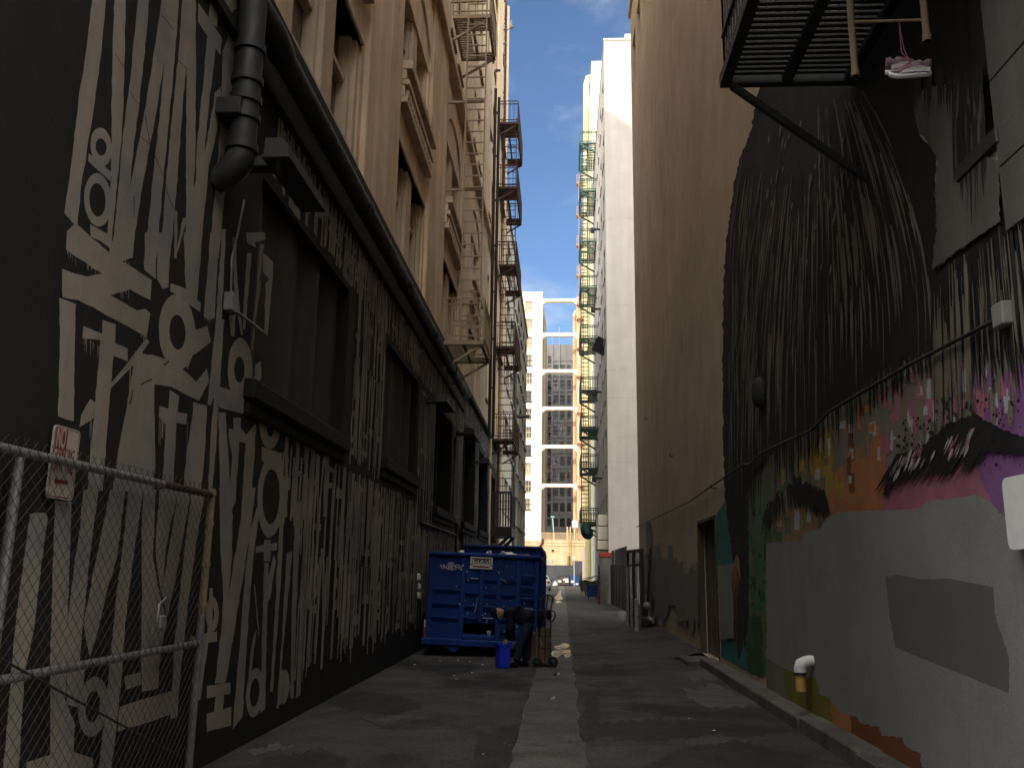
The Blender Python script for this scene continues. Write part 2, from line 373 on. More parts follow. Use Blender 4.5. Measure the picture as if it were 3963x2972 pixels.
for q in (170, 310, 395, 470, 600):
    z = onX(955, q, X).z; strap(f, (X, yy, z), (0, 0, 1), .138, .07)
z = ps[2].z; f.tube([(X, yy, z), (X-.01, yy, z-.07), (X-.07, yy, z-.16), (XL+.06, yy, z-.22), (XL-.02, yy, z-.27)], [.12, .128, .125, .115, .11], 16)
f.bbox(XL, X+.02, yy-.16, yy+.16, onX(950, 445, X).z-.08, onX(950, 445, X).z+.08, .01)
f.build('downpipe', 'pipe_black', LB)
f = MB(); X = XL+.045; a = onX(893, 830, X); b = onX(905, 740, X)
f.tube([onX(945, 775, X), onX(920, 900, X), onX(897, 1000, X), onX(893, 1150, X)], .011, 8); f.tube([onX(905, 1200, X), onX(960, 1240, X), onX(1022, 1290, X)], .016, 8)
f.build('conduit', 'galvanised', LB)
f = MB(); p = onX(893, 1172, X); f.bbox(XL, XL+.09, p.y-.065, p.y+.065, p.z-.085, p.z+.085, .008); f.build('junction_box', 'galvanised', LB)
f = MB(); f.tube([(XL+.04, 18.3, 2.62), (XL+.04, 24.4, 2.62)], .03, 8); f.tube([(XL+.04, 18.3, 2.62), (XL+.04, 18.3, 3.3)], .03, 8); f.tube([(XL+.04, 20.1, 2.95), (XL+.04, 24.4, 2.95), (XL+.04, 24.4, 1.2)], .028, 8)
f.tube([(XL+.05, 23.5, 5.2), (XL+.05, 23.45, 3.6), (XL+.06, 23.3, 3.1), (XL+.05, 24.9, 2.9), (XL+.05, 26.0, 2.4)], .02, 8); f.build('wall_pipes', 'pipe_black', LB)
# ------------------------------------------------------------------ lettering on the black wall
mu = MB(); _k = [0]
def stroke(pix, gap=None, amp=1.6, step=26, wall=XL):
    _k[0] += 1; d = .0012+_k[0]*.000014
    mu.poly([onX(p[0], p[1], wall+d) for p in rough(pix, amp, step)])
def sring(cx, cy, rx, ry, irx, iry, tilt=0.):
    _k[0] += 1; d = .0012+_k[0]*.000014
    mu.ring([onX(*q, XL+d) for q in ell(cx, cy, rx, ry, 32, tilt, .012)], [onX(*q, XL+d) for q in ell(cx+R.uniform(-3, 3), cy, irx, iry, 32, tilt, .012)])
def TR(ox, oy, s): return lambda L: [(ox+x*s, oy+y*s) for x, y in L]
A = TR(0, 0, .6028); B = TR(0, 900, .6028); C = TR(0, 1900, .646); D = TR(800, 900, .663); E = TR(800, 1900, .6463)
for P in ([(598,-40),(686,-40),(640,420),(590,780),(520,1200),(495,1470),(415,1370),(470,950),(510,600),(545,400)],
 [(735,-40),(808,-40),(795,600),(780,900),(750,1200),(720,1520),(690,1520),(715,1100),(715,700),(725,300)],
 [(890,-40),(962,-40),(930,330),(890,690),(850,1020),(830,1250),(800,1620),(735,1659),(735,1480),(790,870),(830,560),(860,270)],
 [(1045,-40),(1100,-40),(1050,420),(1000,750),(960,950),(915,1200),(880,1400),(850,1659),(790,1659),(800,1360),(850,1130),(920,770),(970,470)],
 [(1062,-40),(1152,-40),(1120,400),(1080,820),(1050,1140),(1020,1500),(1005,1659),(930,1659),(960,1360),(1000,970),(1030,700),(1055,400)],
 [(1172,-40),(1252,-40),(1195,430),(1175,650),(1140,1150),(1110,1500),(1085,1659),(1025,1659),(1045,1450),(1080,1000),(1120,600),(1150,300)],
 [(1200,-40),(1257,-40),(1257,600),(1252,1000),(1245,1190),(1290,1659),(1190,1659),(1195,1300),(1195,900),(1198,450)],
 [(1275,20),(1425,250),(1415,360),(1270,140)], [(1350,10),(1400,90),(1390,180),(1340,130)], [(1330,240),(1390,290),(1350,600),(1330,800),(1300,1100),(1260,1190),(1260,1000),(1290,680),(1310,480)],
 [(1385,-20),(1515,-40),(1522,60),(1500,70),(1480,120),(1470,160)], [(1470,215),(1510,290),(1490,600),(1470,900),(1450,1150),(1420,1500),(1405,1659),(1340,1659),(1370,1350),(1400,1000),(1415,760),(1430,330)],
 [(1380,600),(1420,560),(1405,780),(1340,1080),(1310,1380),(1280,1659),(1200,1659),(1250,1190),(1330,900)],
 [(570,985),(715,1105),(710,1165),(565,1035)], [(578,1440),(720,1520),(715,1600),(690,1580),(640,1545),(600,1530),(580,1520)], [(1120,1350),(1140,1360),(1135,1659),(1118,1659)], [(1175,1400),(1198,1400),(1190,1450),(1140,1620),(1120,1659)]): stroke(A(P))
for P in ([(430,-10),(485,-60),(700,130),(975,305),(965,435),(840,370),(700,290),(600,230),(425,110)], [(400,235),(470,262),(560,282),(660,264),(760,300),(835,365),(710,405),(880,500),(935,490),(965,520),(940,670),(850,620),(700,540),(600,480),(500,435),(400,415)],
 [(380,420),(485,460),(480,700),(475,1210),(420,1200),(373,1180),(385,700)], [(660,560),(745,590),(740,710),(820,745),(820,830),(730,790),(700,1100),(660,1659),(560,1659),(600,1200),(640,760),(645,690),(530,680),(535,600),(655,650)],
 [(940,680),(960,700),(860,850),(710,1000),(715,965),(840,810),(890,740)], [(870,760),(960,790),(990,950),(995,1400),(925,1659),(720,1659),(760,1400),(820,1080)], [(930,1000),(990,960),(995,1500),(985,1659),(930,1659)],
 [(960,780),(1060,810),(1190,890),(1260,960),(1330,870),(1340,960),(1275,1080),(1100,990),(900,960)], [(1200,640),(1335,600),(1355,700),(1240,790),(1200,880),(1190,790)], [(1095,325),(1190,360),(1290,455),(1285,510),(1220,470),(1180,420),(1095,380)],
 [(1090,1010),(1150,1050),(1140,1150),(1205,1165),(1195,1230),(1135,1220),(1110,1659),(1040,1659),(1065,1230),(1020,1180),(1025,1110),(1080,1130)], [(1240,1090),(1330,1110),(1320,1350),(1290,1659),(1175,1659),(1200,1400),(1240,1150)],
 [(1350,0),(1405,0),(1380,550),(1345,560),(1310,540)], [(1425,-20),(1452,-20),(1425,500),(1395,1000),(1350,1110),(1330,1100),(1385,600)], [(1412,560),(1440,560),(1410,1000),(1385,1400),(1360,1659),(1335,1659),(1360,1200),(1395,800)],
 [(580,1070),(610,1090),(600,1190),(510,1250),(520,1170),(560,1100)], [(1180,0),(1300,0),(1265,430),(1200,460),(1190,300)], [(1010,0),(1100,0),(1080,350),(1045,365),(1010,300)], [(930,0),(1005,0),(1000,300),(925,240)], [(850,0),(735,0),(700,130),(780,190),(850,160)]): stroke(B(P))
for P in ([(180,140),(210,128),(275,130),(285,170),(240,500),(200,850),(150,1080),(110,1700),(15,1700),(60,1200),(80,900),(130,500)], [(330,60),(430,60),(420,300),(410,600),(400,1000),(390,1250),(450,1400),(440,1560),(560,1600),(550,1700),(150,1700),(160,1620),(300,1580),(300,1000),(315,500)],
 [(500,-10),(590,-10),(560,220),(530,480),(500,760),(480,1010),(510,1060),(500,1180),(480,1300),(400,1280),(400,830),(440,480),(480,200)], [(660,-10),(750,-10),(720,250),(700,400),(640,600),(590,820),(540,1000),(500,800),(560,480),(620,200)],
 [(770,-10),(860,-10),(820,250),(790,470),(750,800),(730,1100),(690,1480),(660,1700),(590,1700),(620,1400),(660,1000),(700,600),(740,300)], [(860,-10),(935,-10),(930,60),(915,400),(960,640),(1000,780),(970,920),(945,1180),(850,1200),(845,1000),(850,600),(850,200)],
 [(955,-10),(1070,-10),(1000,300),(965,620),(930,350)], [(1070,-10),(1145,-10),(1100,250),(1050,540),(1000,760),(970,600),(1020,300)], [(1150,-10),(1235,-10),(1190,220),(1140,560),(1090,1000),(1060,1350),(1020,1370),(1040,1000),(1070,650),(1110,320)],
 [(745,1110),(845,1080),(845,1160),(750,1190)], [(715,1290),(1040,1190),(1030,1330),(900,1380),(705,1440)], [(1140,870),(1300,840),(1300,900),(1140,930)], [(1255,580),(1275,580),(1270,850),(1240,850)], [(1215,900),(1250,890),(1200,1250),(1185,1250)]): stroke(C(P))
for P in ([(75,-20),(122,-20),(155,150),(150,400),(132,600),(100,1150),(50,1150),(90,800),(100,600),(80,300)], [(232,-20),(292,-20),(262,250),(200,620),(150,930),(110,1150),(70,1150),(140,560),(200,200)], [(300,100),(322,100),(290,300),(265,550),(240,900),(215,1350),(155,1430),(180,1100),(200,900),(230,500),(270,200)],
 [(0,1165),(140,1145),(140,1210),(0,1240)], [(0,1330),(150,1290),(145,1400),(0,1440)], [(60,1170),(110,1160),(90,1350),(40,1380)], [(295,330),(420,310),(420,355),(295,370)], [(345,290),(385,290),(380,420),(340,420)], [(400,380),(415,420),(380,640),(345,700),(340,640),(370,520)],
 [(283,560),(290,560),(315,860),(308,870)], [(345,430),(370,430),(350,1300),(320,1330)], [(270,900),(300,820),(260,1150),(245,1150)], [(445,40),(470,40),(440,600),(395,1200),(380,1200),(415,600)], [(480,370),(515,360),(460,900),(430,1300),(420,1300),(455,800)],
 [(440,1060),(490,1090),(500,1180),(470,1260),(430,1280)], [(530,60),(575,60),(545,500),(520,1240),(500,1240),(510,700)], [(590,40),(625,40),(600,500),(560,1220),(535,1240),(560,700)]): stroke(E(P))
for P in ([(75,900),(180,930),(280,960),(280,1080),(180,1050),(70,1020)], [(70,1050),(110,1050),(150,1659),(80,1659)], [(155,1080),(200,1080),(195,1140),(235,1180),(230,1230),(190,1220),(170,1560),(130,1659),(118,1659),(150,1300),(125,1180),(130,1140),(155,1150)],
 [(260,860),(315,800),(320,850),(285,900),(250,950)], [(230,1180),(290,1110),(275,1350),(250,1659),(200,1659)], [(400,1120),(455,1090),(440,1160),(400,1180)], [(230,0),(340,0),(345,40),(280,60),(290,90),(235,60)], [(330,120),(388,170),(380,290),(325,230)], [(310,70),(335,70),(290,430),(270,690),(262,680),(285,400)],
 [(150,30),(172,30),(180,300),(210,600),(200,600),(160,330)], [(235,120),(262,120),(225,560),(208,570)], [(300,300),(318,280),(280,560),(270,540)], [(345,300),(385,250),(355,600),(335,590)], [(130,480),(170,480),(160,610),(142,600)], [(285,770),(315,750),(318,800),(280,830)],
 [(320,1250),(440,1290),(440,1400),(320,1330)], [(460,1040),(482,1040),(470,1659),(448,1659)], [(500,1080),(560,1090),(545,1120),(510,1180),(490,1170)], [(525,1200),(545,1210),(525,1659),(495,1659)], [(575,1150),(600,1140),(585,1659),(560,1659)], [(610,1150),(635,1160),(620,1659),(598,1659)],
 [(640,1170),(720,1200),(700,1659),(680,1659),(690,1240),(640,1230)]): stroke(D(P))
for c in ((A, 650, 945, 68, 125, 35, 55, -.1), (A, 628, 1285, 88, 172, 52, 108, -.06), (B, 1138, 640, 118, 242, 52, 112, -.05), (C, 558, 1290, 88, 182, 42, 95, .1), (E, 288, 1205, 52, 148, 28, 85, .08), (D, 195, 800, 72, 186, 30, 76, 0), (D, 372, 1540, 76, 240, 50, 160, .03), (D, 370, 1120, 62, 142, 24, 72, 0), (C, 1272, 735, 38, 105, 13, 42, 0),
          (E, 462, 1170, 32, 105, 14, 52, .05)):
    q = c[0]([(c[1], c[2])])[0]; k = .6028 if c[0] in (A, B) else .663 if c[0] is D else .646
    sring(*q, c[3]*k, c[4]*k, c[5]*k, c[6]*k, c[7])
# crowded smaller lettering further along: bars, crossbars, rings, forks, in wall coordinates
def wq(pts):
    _k[0] += 1; d = .0012+_k[0]*.000014
    mu.poly([(XL+d, p.x, p.y) for p in rough(pts, .007, .18)])
def wr(y, z, ry, rz, th):
    _k[0] += 1; d = .0012+_k[0]*.000014
    mu.ring([(XL+d, *q) for q in ell(y, z, ry, rz, 24, 0, .02)], [(XL+d, *q) for q in ell(y, z, ry-th, rz-th*1.1, 24, 0, .02)])
def vbar(y, z0, z1, w0, w1=None, lean=0.):
    w1 = w1 or w0; wq([(y-w0/2, z0), (y+w0/2, z0), (y+w1/2+lean, z1), (y-w1/2+lean, z1)])
def glyphs(y0, y1, z0, z1, dens=1., sc_=1.):
    y = y0
    while y < y1-.1:
        cw = R.uniform(.34, .62)*sc_; k = R.random(); t = R.uniform(.07, .125)*sc_**.5; H = z1-z0
        a, b = z0+R.uniform(0, .08)*H, z1-R.uniform(0, .05)*H; c = min(y+cw, y1)
        if c-y < .15: break
        mid = (y+c)/2
        if k < .30:                                                 # ring on legs
            rz = min(.30*sc_, H*.16); zr = a+R.uniform(.15, .8)*H; wr(mid, zr, min(.17*sc_, (c-y)*.42), rz, t*.95)
            vbar(mid-.10*sc_, a, zr-rz*.8, t, t*.8); vbar(mid+.12*sc_, zr+rz*.75, b, t*.8, t, R.uniform(-.04, .04))
            vbar(c-.05, a+.1*H, b, t*.7); vbar(mid-.10*sc_, zr+rz, b, t*.6)
            if R.random() < .6: wq([(y+.02, zr-rz-.16), (c-.02, zr-rz-.16), (c-.02, zr-rz-.06), (y+.02, zr-rz-.06)])
        elif k < .62:                                               # tall bars with crossbars
            n = R.choice((2, 2, 3)); 
            for i in range(n): vbar(y+(c-y)*(i+.5)/n, a+R.uniform(0, .12)*H, b-R.uniform(0, .1)*H, t, t*R.uniform(.6, 1), R.uniform(-.05, .05))
            for _ in range(R.choice((1, 2, 2))):
                zc = a+R.uniform(.08, .92)*H; wq([(y, zc), (c-.03, zc+.02), (c-.03, zc+t*1.1), (y, zc+t*1.05)])
        elif k < .82:                                               # long V / fork
            zc = a+R.uniform(.05, .4)*H
            vbar(mid, zc, b, t*.5, t, -(c-y)*.3); vbar(mid, zc, b, t*.5, t, (c-y)*.3); vbar(mid, a, zc+.1, t)
            if R.random() < .5: wq([(y+.03, zc), (c-.03, zc), (c-.03, zc+t), (y+.03, zc+t)])
        else:                                                       # comb
            zc = a+R.uniform(.2, .5)*H; wq([(y+.02, zc), (c-.02, zc), (c-.02, zc+t*1.3), (y+.02, zc+t*1.3)])
            for i in range(3): vbar(y+(c-y)*(i+.5)/3, zc, b-R.uniform(0, .15)*H, t*.75, t*.5)
            vbar(mid, a, zc, t*1.1)
        y = c+R.uniform(-.02, .04)
y = 10.05
while y < 18.:                                                      # two tiers of tall glyphs under the windows
    glyphs(y, y+1.4, .42+R.uniform(0, .15), 1.75+R.uniform(-.1, .1), sc_=.95); glyphs(y, y+1.4, 1.62, 3.0, sc_=.9)
    y += 1.4
glyphs(9.1, 10.1, 2.05, 2.95, sc_=.7); glyphs(12.0, 14.2, 3.0, 4.6, sc_=.8); glyphs(12.0, 14.2, 4.5, 6.2, sc_=.8)
glyphs(8.2, 14.2, 5.5, 6.27, sc_=.7); glyphs(8.4, 14.2, 5.5, 6.2, sc_=.8); glyphs(14.2, 26., 5.5, 6.25, sc_=.6)
glyphs(17.75, 20.1, .4, 2.6, sc_=.7); glyphs(17.75, 20.1, 2.5, 5.5, sc_=.7)
glyphs(20.1, 25.5, 2.05, 2.6, sc_=.55); glyphs(20.1, 25.5, .3, 2.0, sc_=.7); glyphs(23.3, 25.9, 2.7, 5.5, sc_=.6)
glyphs(26.7, 33., .3, 2.8, sc_=.6); glyphs(29.75, 30.9, 2.9, 6.0, sc_=.5); glyphs(26., 39.5, 6.0, 6.8, sc_=.8); glyphs(34.7, 35.5, 2.9, 6., sc_=.5); glyphs(35.3, 40., .3, 2.8, sc_=.6)
for i in range(190): 
    y = R.uniform(9.9, 18.0) if i < 95 else R.uniform(18, 26); a = R.uniform(.35, 1.3) if R.random() < .6 else R.uniform(1.3, 2.0); vbar(y, a, min(2.98 if y < 18 else 2.5, a+R.uniform(.7, 2.2)), R.uniform(.035, .095), None, R.uniform(-.04, .04))
for i in range(60): y = R.uniform(12.1, 14.1) if i < 22 else R.uniform(17.8, 20.) if i < 36 else R.uniform(23.4, 25.8); a = R.uniform(2.9, 4.2); vbar(y, a, min(6.2, a+R.uniform(.8, 2.4)), R.uniform(.03, .065))
for (x0, y0, x1, y1, n, L0, L1) in ((430, 110, 640, 235, 14, 15, 70), (535, 680, 645, 745, 12, 20, 90), (700, 120, 830, 210, 12, 8, 30), (890, 630, 945, 660, 7, 25, 90), (1020, 1190, 1060, 1240, 8, 40, 170), (740, 380, 840, 370, 4, 20, 60), (1315, 540, 1375, 560, 7, 8, 40), (820, 830, 850, 820, 2, 60, 220), (575, 1190, 600, 1190, 3, 60, 260), (1200, 1230, 1208, 1230, 2, 80, 240), (950, 1700, 1040, 1700, 3, 30, 90)):
    for _ in range(n):
        t = R.random(); x, y = x0+(x1-x0)*t, y0+(y1-y0)*t; l = R.uniform(L0, L1); wd = R.uniform(1.6, 3.4); p = B([(x, y-12), (x+wd, y-12), (x+wd*.9-l*.03, y+l), (x-l*.03, y+l)]); stroke(p, amp=.3, step=40)
mu.cur = 1
for P_ in ([(740, 345), (770, 400), (800, 440)], [(835, 580), (860, 640), (892, 670)], [(930, 740), (945, 830), (965, 940), (1000, 1020), (1050, 1140), (1075, 1250), (1115, 1350)], [(905, 880), (960, 930), (1000, 1020)], [(1040, 100), (1115, 200)], [(1145, 390), (1200, 450)], [(1365, 740), (1415, 790)], [(860, 1260-0), (858, 1400)]):
    for p, q in zip(P_, P_[1:]): 
        p, q = Vector(A([p])[0]), Vector(A([q])[0]); mu.poly([onX(k[0], k[1], XL+.0285) for k in ((p.x, p.y), (p.x+2.2, p.y-.6), (q.x+2.2, q.y-.6), (q.x, q.y))])
for P_ in ([(975, 940), (930, 960), (905, 975)], [(1050, 850), (1085, 825)], [(850, 1010), (845, 1060), (830, 1100)]):
    for p, q in zip(P_, P_[1:]): 
        p, q = Vector(B([p])[0]), Vector(B([q])[0]); mu.poly([onX(k[0], k[1], XL+.0285) for k in ((p.x, p.y-2), (p.x+3, p.y+2.5), (q.x+2, q.y+2.5), (q.x-1, q.y-2))])
mu.build('painted_lettering', ['taupe_paint', 'black_paint'], LB)
# ------------------------------------------------------------------ right: tan building with the painted face
RB = thing('mural_building', 'tan stucco building with a huge painted face half covered in grey paint', 'building', (XR, 12, 0))
TE = 32.8; TH = 24.3
dl, dr, dt = onX(2768, 2010, XR).y, onX(2702, 2030, XR).y, 2.63
RH = [(dl, dr, .1, dt, .16), (5.34, 5.78, 4.42, 7.2, .35)]
for y, z in ((30.7, 20.4), (28.6, 20.4), (26.5, 20.4), (24.4, 20.4)): RH.append((y, y+1.3, z, z+2.1, .45))
w = MB(); grid_wall(w, PX(XR, 1), 2.2, TE, -.2, TH, RH)
w.face([(XR, TE, -.2), (XR+14, TE, -.2), (XR+14, TE, TH), (XR, TE, TH)]); w.face([(XR, 3, TH), (XR+14, 3, TH), (XR+14, TE, TH), (XR, TE, TH)])
w.build('stucco_wall', 'tan_wall', RB)
w = MB(); 
for i, (za, zb_) in enumerate(((3.72, 4.14), (4.15, 4.74), (4.75, 5.34), (5.35, 5.94), (5.95, TH))): w.box(XR-.034, XR-.0005, 1.4, 5.30, za, zb_-.006)
w.build('stone_pier', 'stone_grey', RB)
w = MB(); w.bbox(XR-.10, XR+.3, 3.0, TE+.05, TH-.02, TH+.2, .02); w.build('coping', 'tan_wall', RB)
f = MB(); f.face([(XR+.14, dl, 0), (XR+.14, dr, 0), (XR+.14, dr, dt+.05), (XR+.14, dl, dt+.05)])
for k in range(6): y = dl+(dr-dl)*(k+.5)/6; f.bbox(XR+.115, XR+.15, y-.13, y+.13, .12, dt-.05, .008)
dd = f.build('door', 'door_paint', RB)
f = MB()
for y in (dl-.02, dr+.02): f.bbox(XR-.02, XR+.1, y-.03, y+.03, .1, dt+.05, .006)
f.bbox(XR-.02, XR+.1, dl-.05, dr+.05, dt+.0, dt+.07, .006); f.build('door_frame', 'wood_brown', dd)
h = RH[1]; f = MB(); f.face([(XR+.34, h[0], h[2]), (XR+.34, h[1], h[2]), (XR+.34, h[1], h[3]), (XR+.34, h[0], h[3])]); wf = f.build('window', 'dark_glass', RB)
f = MB()
for i in range(14):
    z = h[2]+.1+i*.17; f.bar((XR+.06, h[0], z-.06), (XR+.06, h[1], z+.06), .02)
f.bbox(XR-.05, XR+.12, h[0]-.08, h[1]+.08, h[2]-.12, h[2]-.002, .01); f.build('window_grille', 'black_metal', wf)
for h in RH[2:]:
    f = MB(); f.face([(XR+.33, h[0], h[2]), (XR+.33, h[1], h[2]), (XR+.33, h[1], h[3]), (XR+.33, h[0], h[3])]); f.build('window', 'dark_glass', RB)
# --- layered paint; every layer 1.2 mm proud of the one below
_l = [0, 0]; MG = {}
def stage(): _l[1] += .0003
def lay(group, m_, pix, amp=3., step=20, region=V, lift=None):
    if group not in MG: MG[group] = (MB(), [])
    mb, ms = MG[group]
    if m_ not in ms: ms.append(m_)
    mb.cur = ms.index(m_)
    if lift is None: _l[1] += .00002; d = .001+_l[1]
    else: d = lift
    px = [Vector(region(*p)) for p in pix]
    mb.poly([onX(p.x, p.y, XR-d) for p in rough(px, amp, step)])
H3 = lambda x, y: (2400+x*.7066, 1900+y*.7066)
H2 = lambda x, y: (2400+x*.7066, 900+y*.7066)
H5 = lambda x, y: (3263+x*.4522, 1250+y*.4522)
def edge(x):
    pts = [(1612, 1060), (1660, 985), (1735, 935), (1800, 880), (1900, 800), (2000, 755), (2240, 745)]
    for (a, b), (c, d) in zip(pts, pts[1:]):
        if a <= x <= c: return b+(d-b)*(x-a)/(c-a)
    return 900
for q in ((1398, 905), (1548, 1055), (1455, 985)): f = MB(); p = onX(*V(*q), XR); f.tube([p, p+Vector((-.09, 0, 0)), p+Vector((-.10, 0, .06))], .012, 6); f.build('wall_hook', 'black_metal', RB)
# face ground colour
lay('painted_face', 'mural_taupe', [(1612, 1050), (1660, 970), (1735, 920), (1900, 790), (2050, 720), (2230, 700), (2230, 1120), (2160, 1120), (2000, 1115), (1800, 1130), (1735, 1175), (1650, 1185), (1640, 1120)])
stage()
for m_, P in [('pink', [(1900, 1015), (2000, 985), (2140, 985), (2160, 1095), (2080, 1085), (1990, 1105), (1900, 1105)]), ('orange', [(1795, 1020), (1830, 1000), (1880, 985), (1915, 970), (1905, 1100), (1790, 1120), (1770, 1120)]),
              ('tan', [(1690, 1090), (1780, 1110), (1760, 1150), (1730, 1170), (1665, 1170)]), ('yellow', [(1755, 935), (1790, 925), (1800, 960), (1798, 1060), (1770, 1060), (1745, 990)]), ('purple', [(2085, 905), (2230, 860), (2230, 1060), (2150, 1100), (2120, 1040)]),
              ('magenta', [(2047, 783), (2085, 778), (2092, 840), (2055, 850)]), ('magenta', [(2000, 865), (2028, 858), (2035, 910), (2002, 915)]), ('magenta', [(1925, 830), (1945, 825), (1942, 905), (1922, 912)]), ('magenta', [(2090, 840), (2120, 835), (2130, 900), (2095, 905)]),
              ('purple', [(2140, 1010), (2165, 1005), (2165, 1108), (2145, 1105)]), ('purple', [(2165, 830), (2212, 780), (2230, 900), (2150, 900)])]:
    lay('painted_face', 'mural_'+m_, P, 4, 16)
stage()
for i in range(190):                                                  # loose patches of colour from yellow (left) to pink (right)
    t = R.random(); x = 1640+t*545; top = edge(x); y = top+R.uniform(30, 175)
    if y > 1085 and x > 1880: continue
    c = R.choice(['green2', 'white', 'yellow', 'green'] if t < .2 else ['yellow', 'white', 'yellow', 'orange', 'taupe'] if t < .32 else ['orange', 'white', 'orange', 'taupe', 'brown'] if t < .48 else ['pink', 'white', 'taupe', 'taupe'] if t < .75 else ['purple', 'magenta', 'taupe', 'white'])
    wd, ht = R.uniform(4, 14), R.uniform(14, 46)
    lay('painted_face', 'mural_'+c, [(x, y), (x+wd, y-3), (x+wd+1, y+ht), (x+R.uniform(-2, 2), y+ht)], 2, 10)
stage()
# green column, teal patches, ear
lay('painted_face', 'mural_green2', [(1605, 1050), (1660, 1020), (1665, 1170), (1655, 1460), (1640, 1462), (1612, 1430), (1606, 1300)])
for i in range(120):
    x = R.uniform(1608, 1652); y = R.uniform(1090, 1440); c = R.choice(['green', 'green', 'pine', 'pine', 'green2']) if y < 1330 else R.choice(['pine', 'green', 'teal', 'pine'])
    wd, ht = R.uniform(4, 9), R.uniform(8, 26); lay('painted_face', 'mural_'+c, [(x, y), (x+wd, y), (x+wd, y+ht), (x, y+ht)], 1.2, 10)
lay('painted_face', 'mural_olive', [(1640, 1330), (1652, 1325), (1656, 1400), (1645, 1450)])
for P in ([(1547, 1115), (1570, 1075), (1578, 1130), (1592, 1170), (1590, 1215), (1547, 1222)], [(1556, 1382), (1592, 1375), (1612, 1395), (1616, 1452), (1585, 1432), (1558, 1418)]): lay('painted_face', 'mural_teal', P, 3, 14)
lay('painted_face', 'mural_pine', [(1612, 1330), (1645, 1330), (1650, 1462), (1616, 1450)], 3, 14)
stage()
# hair
lay('painted_hair', 'hair_paint', [(1645, 160), (1622, 280), (1590, 370), (1578, 450), (1565, 560), (1561, 700), (1562, 950), (1567, 1080), (1583, 1210), (1600, 1235), (1612, 1150), (1614, 1060), (1660, 985), (1735, 935), (1800, 880), (1900, 800), (2000, 755), (2012, 700), (2025, 585), (2030, 480), (2018, 420), (2022, 330), (1985, 290), (1975, 200), (1990, 165), (1900, 120), (1800, 120)], 4, 14)
stage()
lay('painted_hair', 'hair_soft', [(1660, 180), (1850, 180), (1840, 300), (1780, 420), (1700, 520), (1640, 560), (1610, 520), (1625, 330)], 10, 22)
lay('painted_hair', 'hair_paint', [(1860, -60), (2150, -60), (2146, 60), (2128, 190), (2060, 175), (1985, 205), (1850, 200)], 8, 16)
lay('painted_hair', 'hair_paint', [(2012, 590), (2120, 505), (2160, 470), (2160, 380), (2185, 260), (2240, 300), (2240, 745), (2150, 745), (2000, 755)], 5, 14)
lay('painted_hair', 'hair_paint', [(1572, 1090), (1612, 1080), (1616, 1150), (1618, 1330), (1608, 1400), (1600, 1330), (1590, 1225)], 3, 12)
stage()
lay('painted_hair', 'mural_tan', ell(1590, 1290, 10, 92, 22, .02), 1, 20, )
lay('painted_hair', 'mural_brown', ell(1592, 1312, 6, 80, 22, .02), 1, 20)
lay('painted_hair', 'hair_soft', ell(1600, 1330, 9, 95, 22, .03), 1, 20)
stage()
for i in range(150):                                                 # black spikes of the fringe
    x = 1615+i*4.05+R.uniform(-3, 3); y = edge(x)-26; wd = R.uniform(.7, 2.0) if x < 1850 else R.uniform(1.6, 4.6); L_ = R.uniform(40, 165) if x < 1850 else R.uniform(30, 125)
    ln = (x-1720)*.028*R.uniform(.4, 1.2)
    lay('painted_hair', 'hair_paint', [(x-wd, y), (x+wd, y), (x+wd*.6+ln*.6, y+L_*.6), (x+ln, y+L_), (x-wd*.6+ln*.6, y+L_*.6)], .6, 14)
def strand(p, wd, m_='strand_paint'):
    n = len(p); l, r = [], []
    for i, (x, y) in enumerate(p):
        t = i/(n-1); k = wd*(math.sin(math.pi*min(1, t*1.05+.06))**.6+.12)
        l.append((x-k, y)); r.append((x+k, y))
    lay('painted_hair', m_, l+r[::-1], .5, 18)
stage()
for i in range(330):                                                 # bare streaks between the locks, fanning from the crown and falling straight
    u = R.random(); xt = 1690+u*170; xb = 1572+u*445
    t0 = R.uniform(.0, .72) if u > .45 else R.uniform(.18, .78); t1 = min(1, t0+R.uniform(.10, .36)); pts = []
    yb = edge(max(1615, min(2230, xb)))+25; y_0 = 250-60*u
    for k in range(8):
        t = t0+(t1-t0)*k/7; e = math.sin(math.pi/2*min(1, t*1.12))**.85; pts.append((xt+(xb-xt)*e+R.uniform(-.4, .4), y_0+(yb-y_0)*t))
    wd = R.choice((.55, .6, .7, .9, 1.2)) if u < .55 else R.choice((.7, .9, 1.3, 2., 3.0))
    strand(pts, wd, 'strand_paint' if R.random() < .75 else 'hair_soft')
for i in range(60):                                                  # tight parallel streaks at the left lock
    x = 1574+R.uniform(0, 62); y0 = R.uniform(330, 860); top = max(0, (560-y0))*.09; l = R.uniform(18, 34); strand([(x+top*(1-k/5), y0+k*l) for k in range(6)], R.uniform(.5, .8))
for i in range(120):                                                 # below the beam line at the far right: straight falling streaks
    x = R.uniform(2015, 2205); y0 = 600-(x-2012)*.72+R.uniform(-10, 170); l = R.uniform(20, 60); strand([(x+k*l*.10*(x-1990)/200, y0+k*l) for k in range(6)], R.choice((.8, 1., 1.6, 2.6)), R.choice(('strand_paint', 'hair_soft', 'strand_paint')))
for i in range(40): x = R.uniform(1655, 1850); y0 = R.uniform(260, 620); l = R.uniform(4, 12); strand([(x-k*l*.12, y0+k*l) for k in range(4)], R.uniform(.8, 2.), 'strand_paint')
stage()
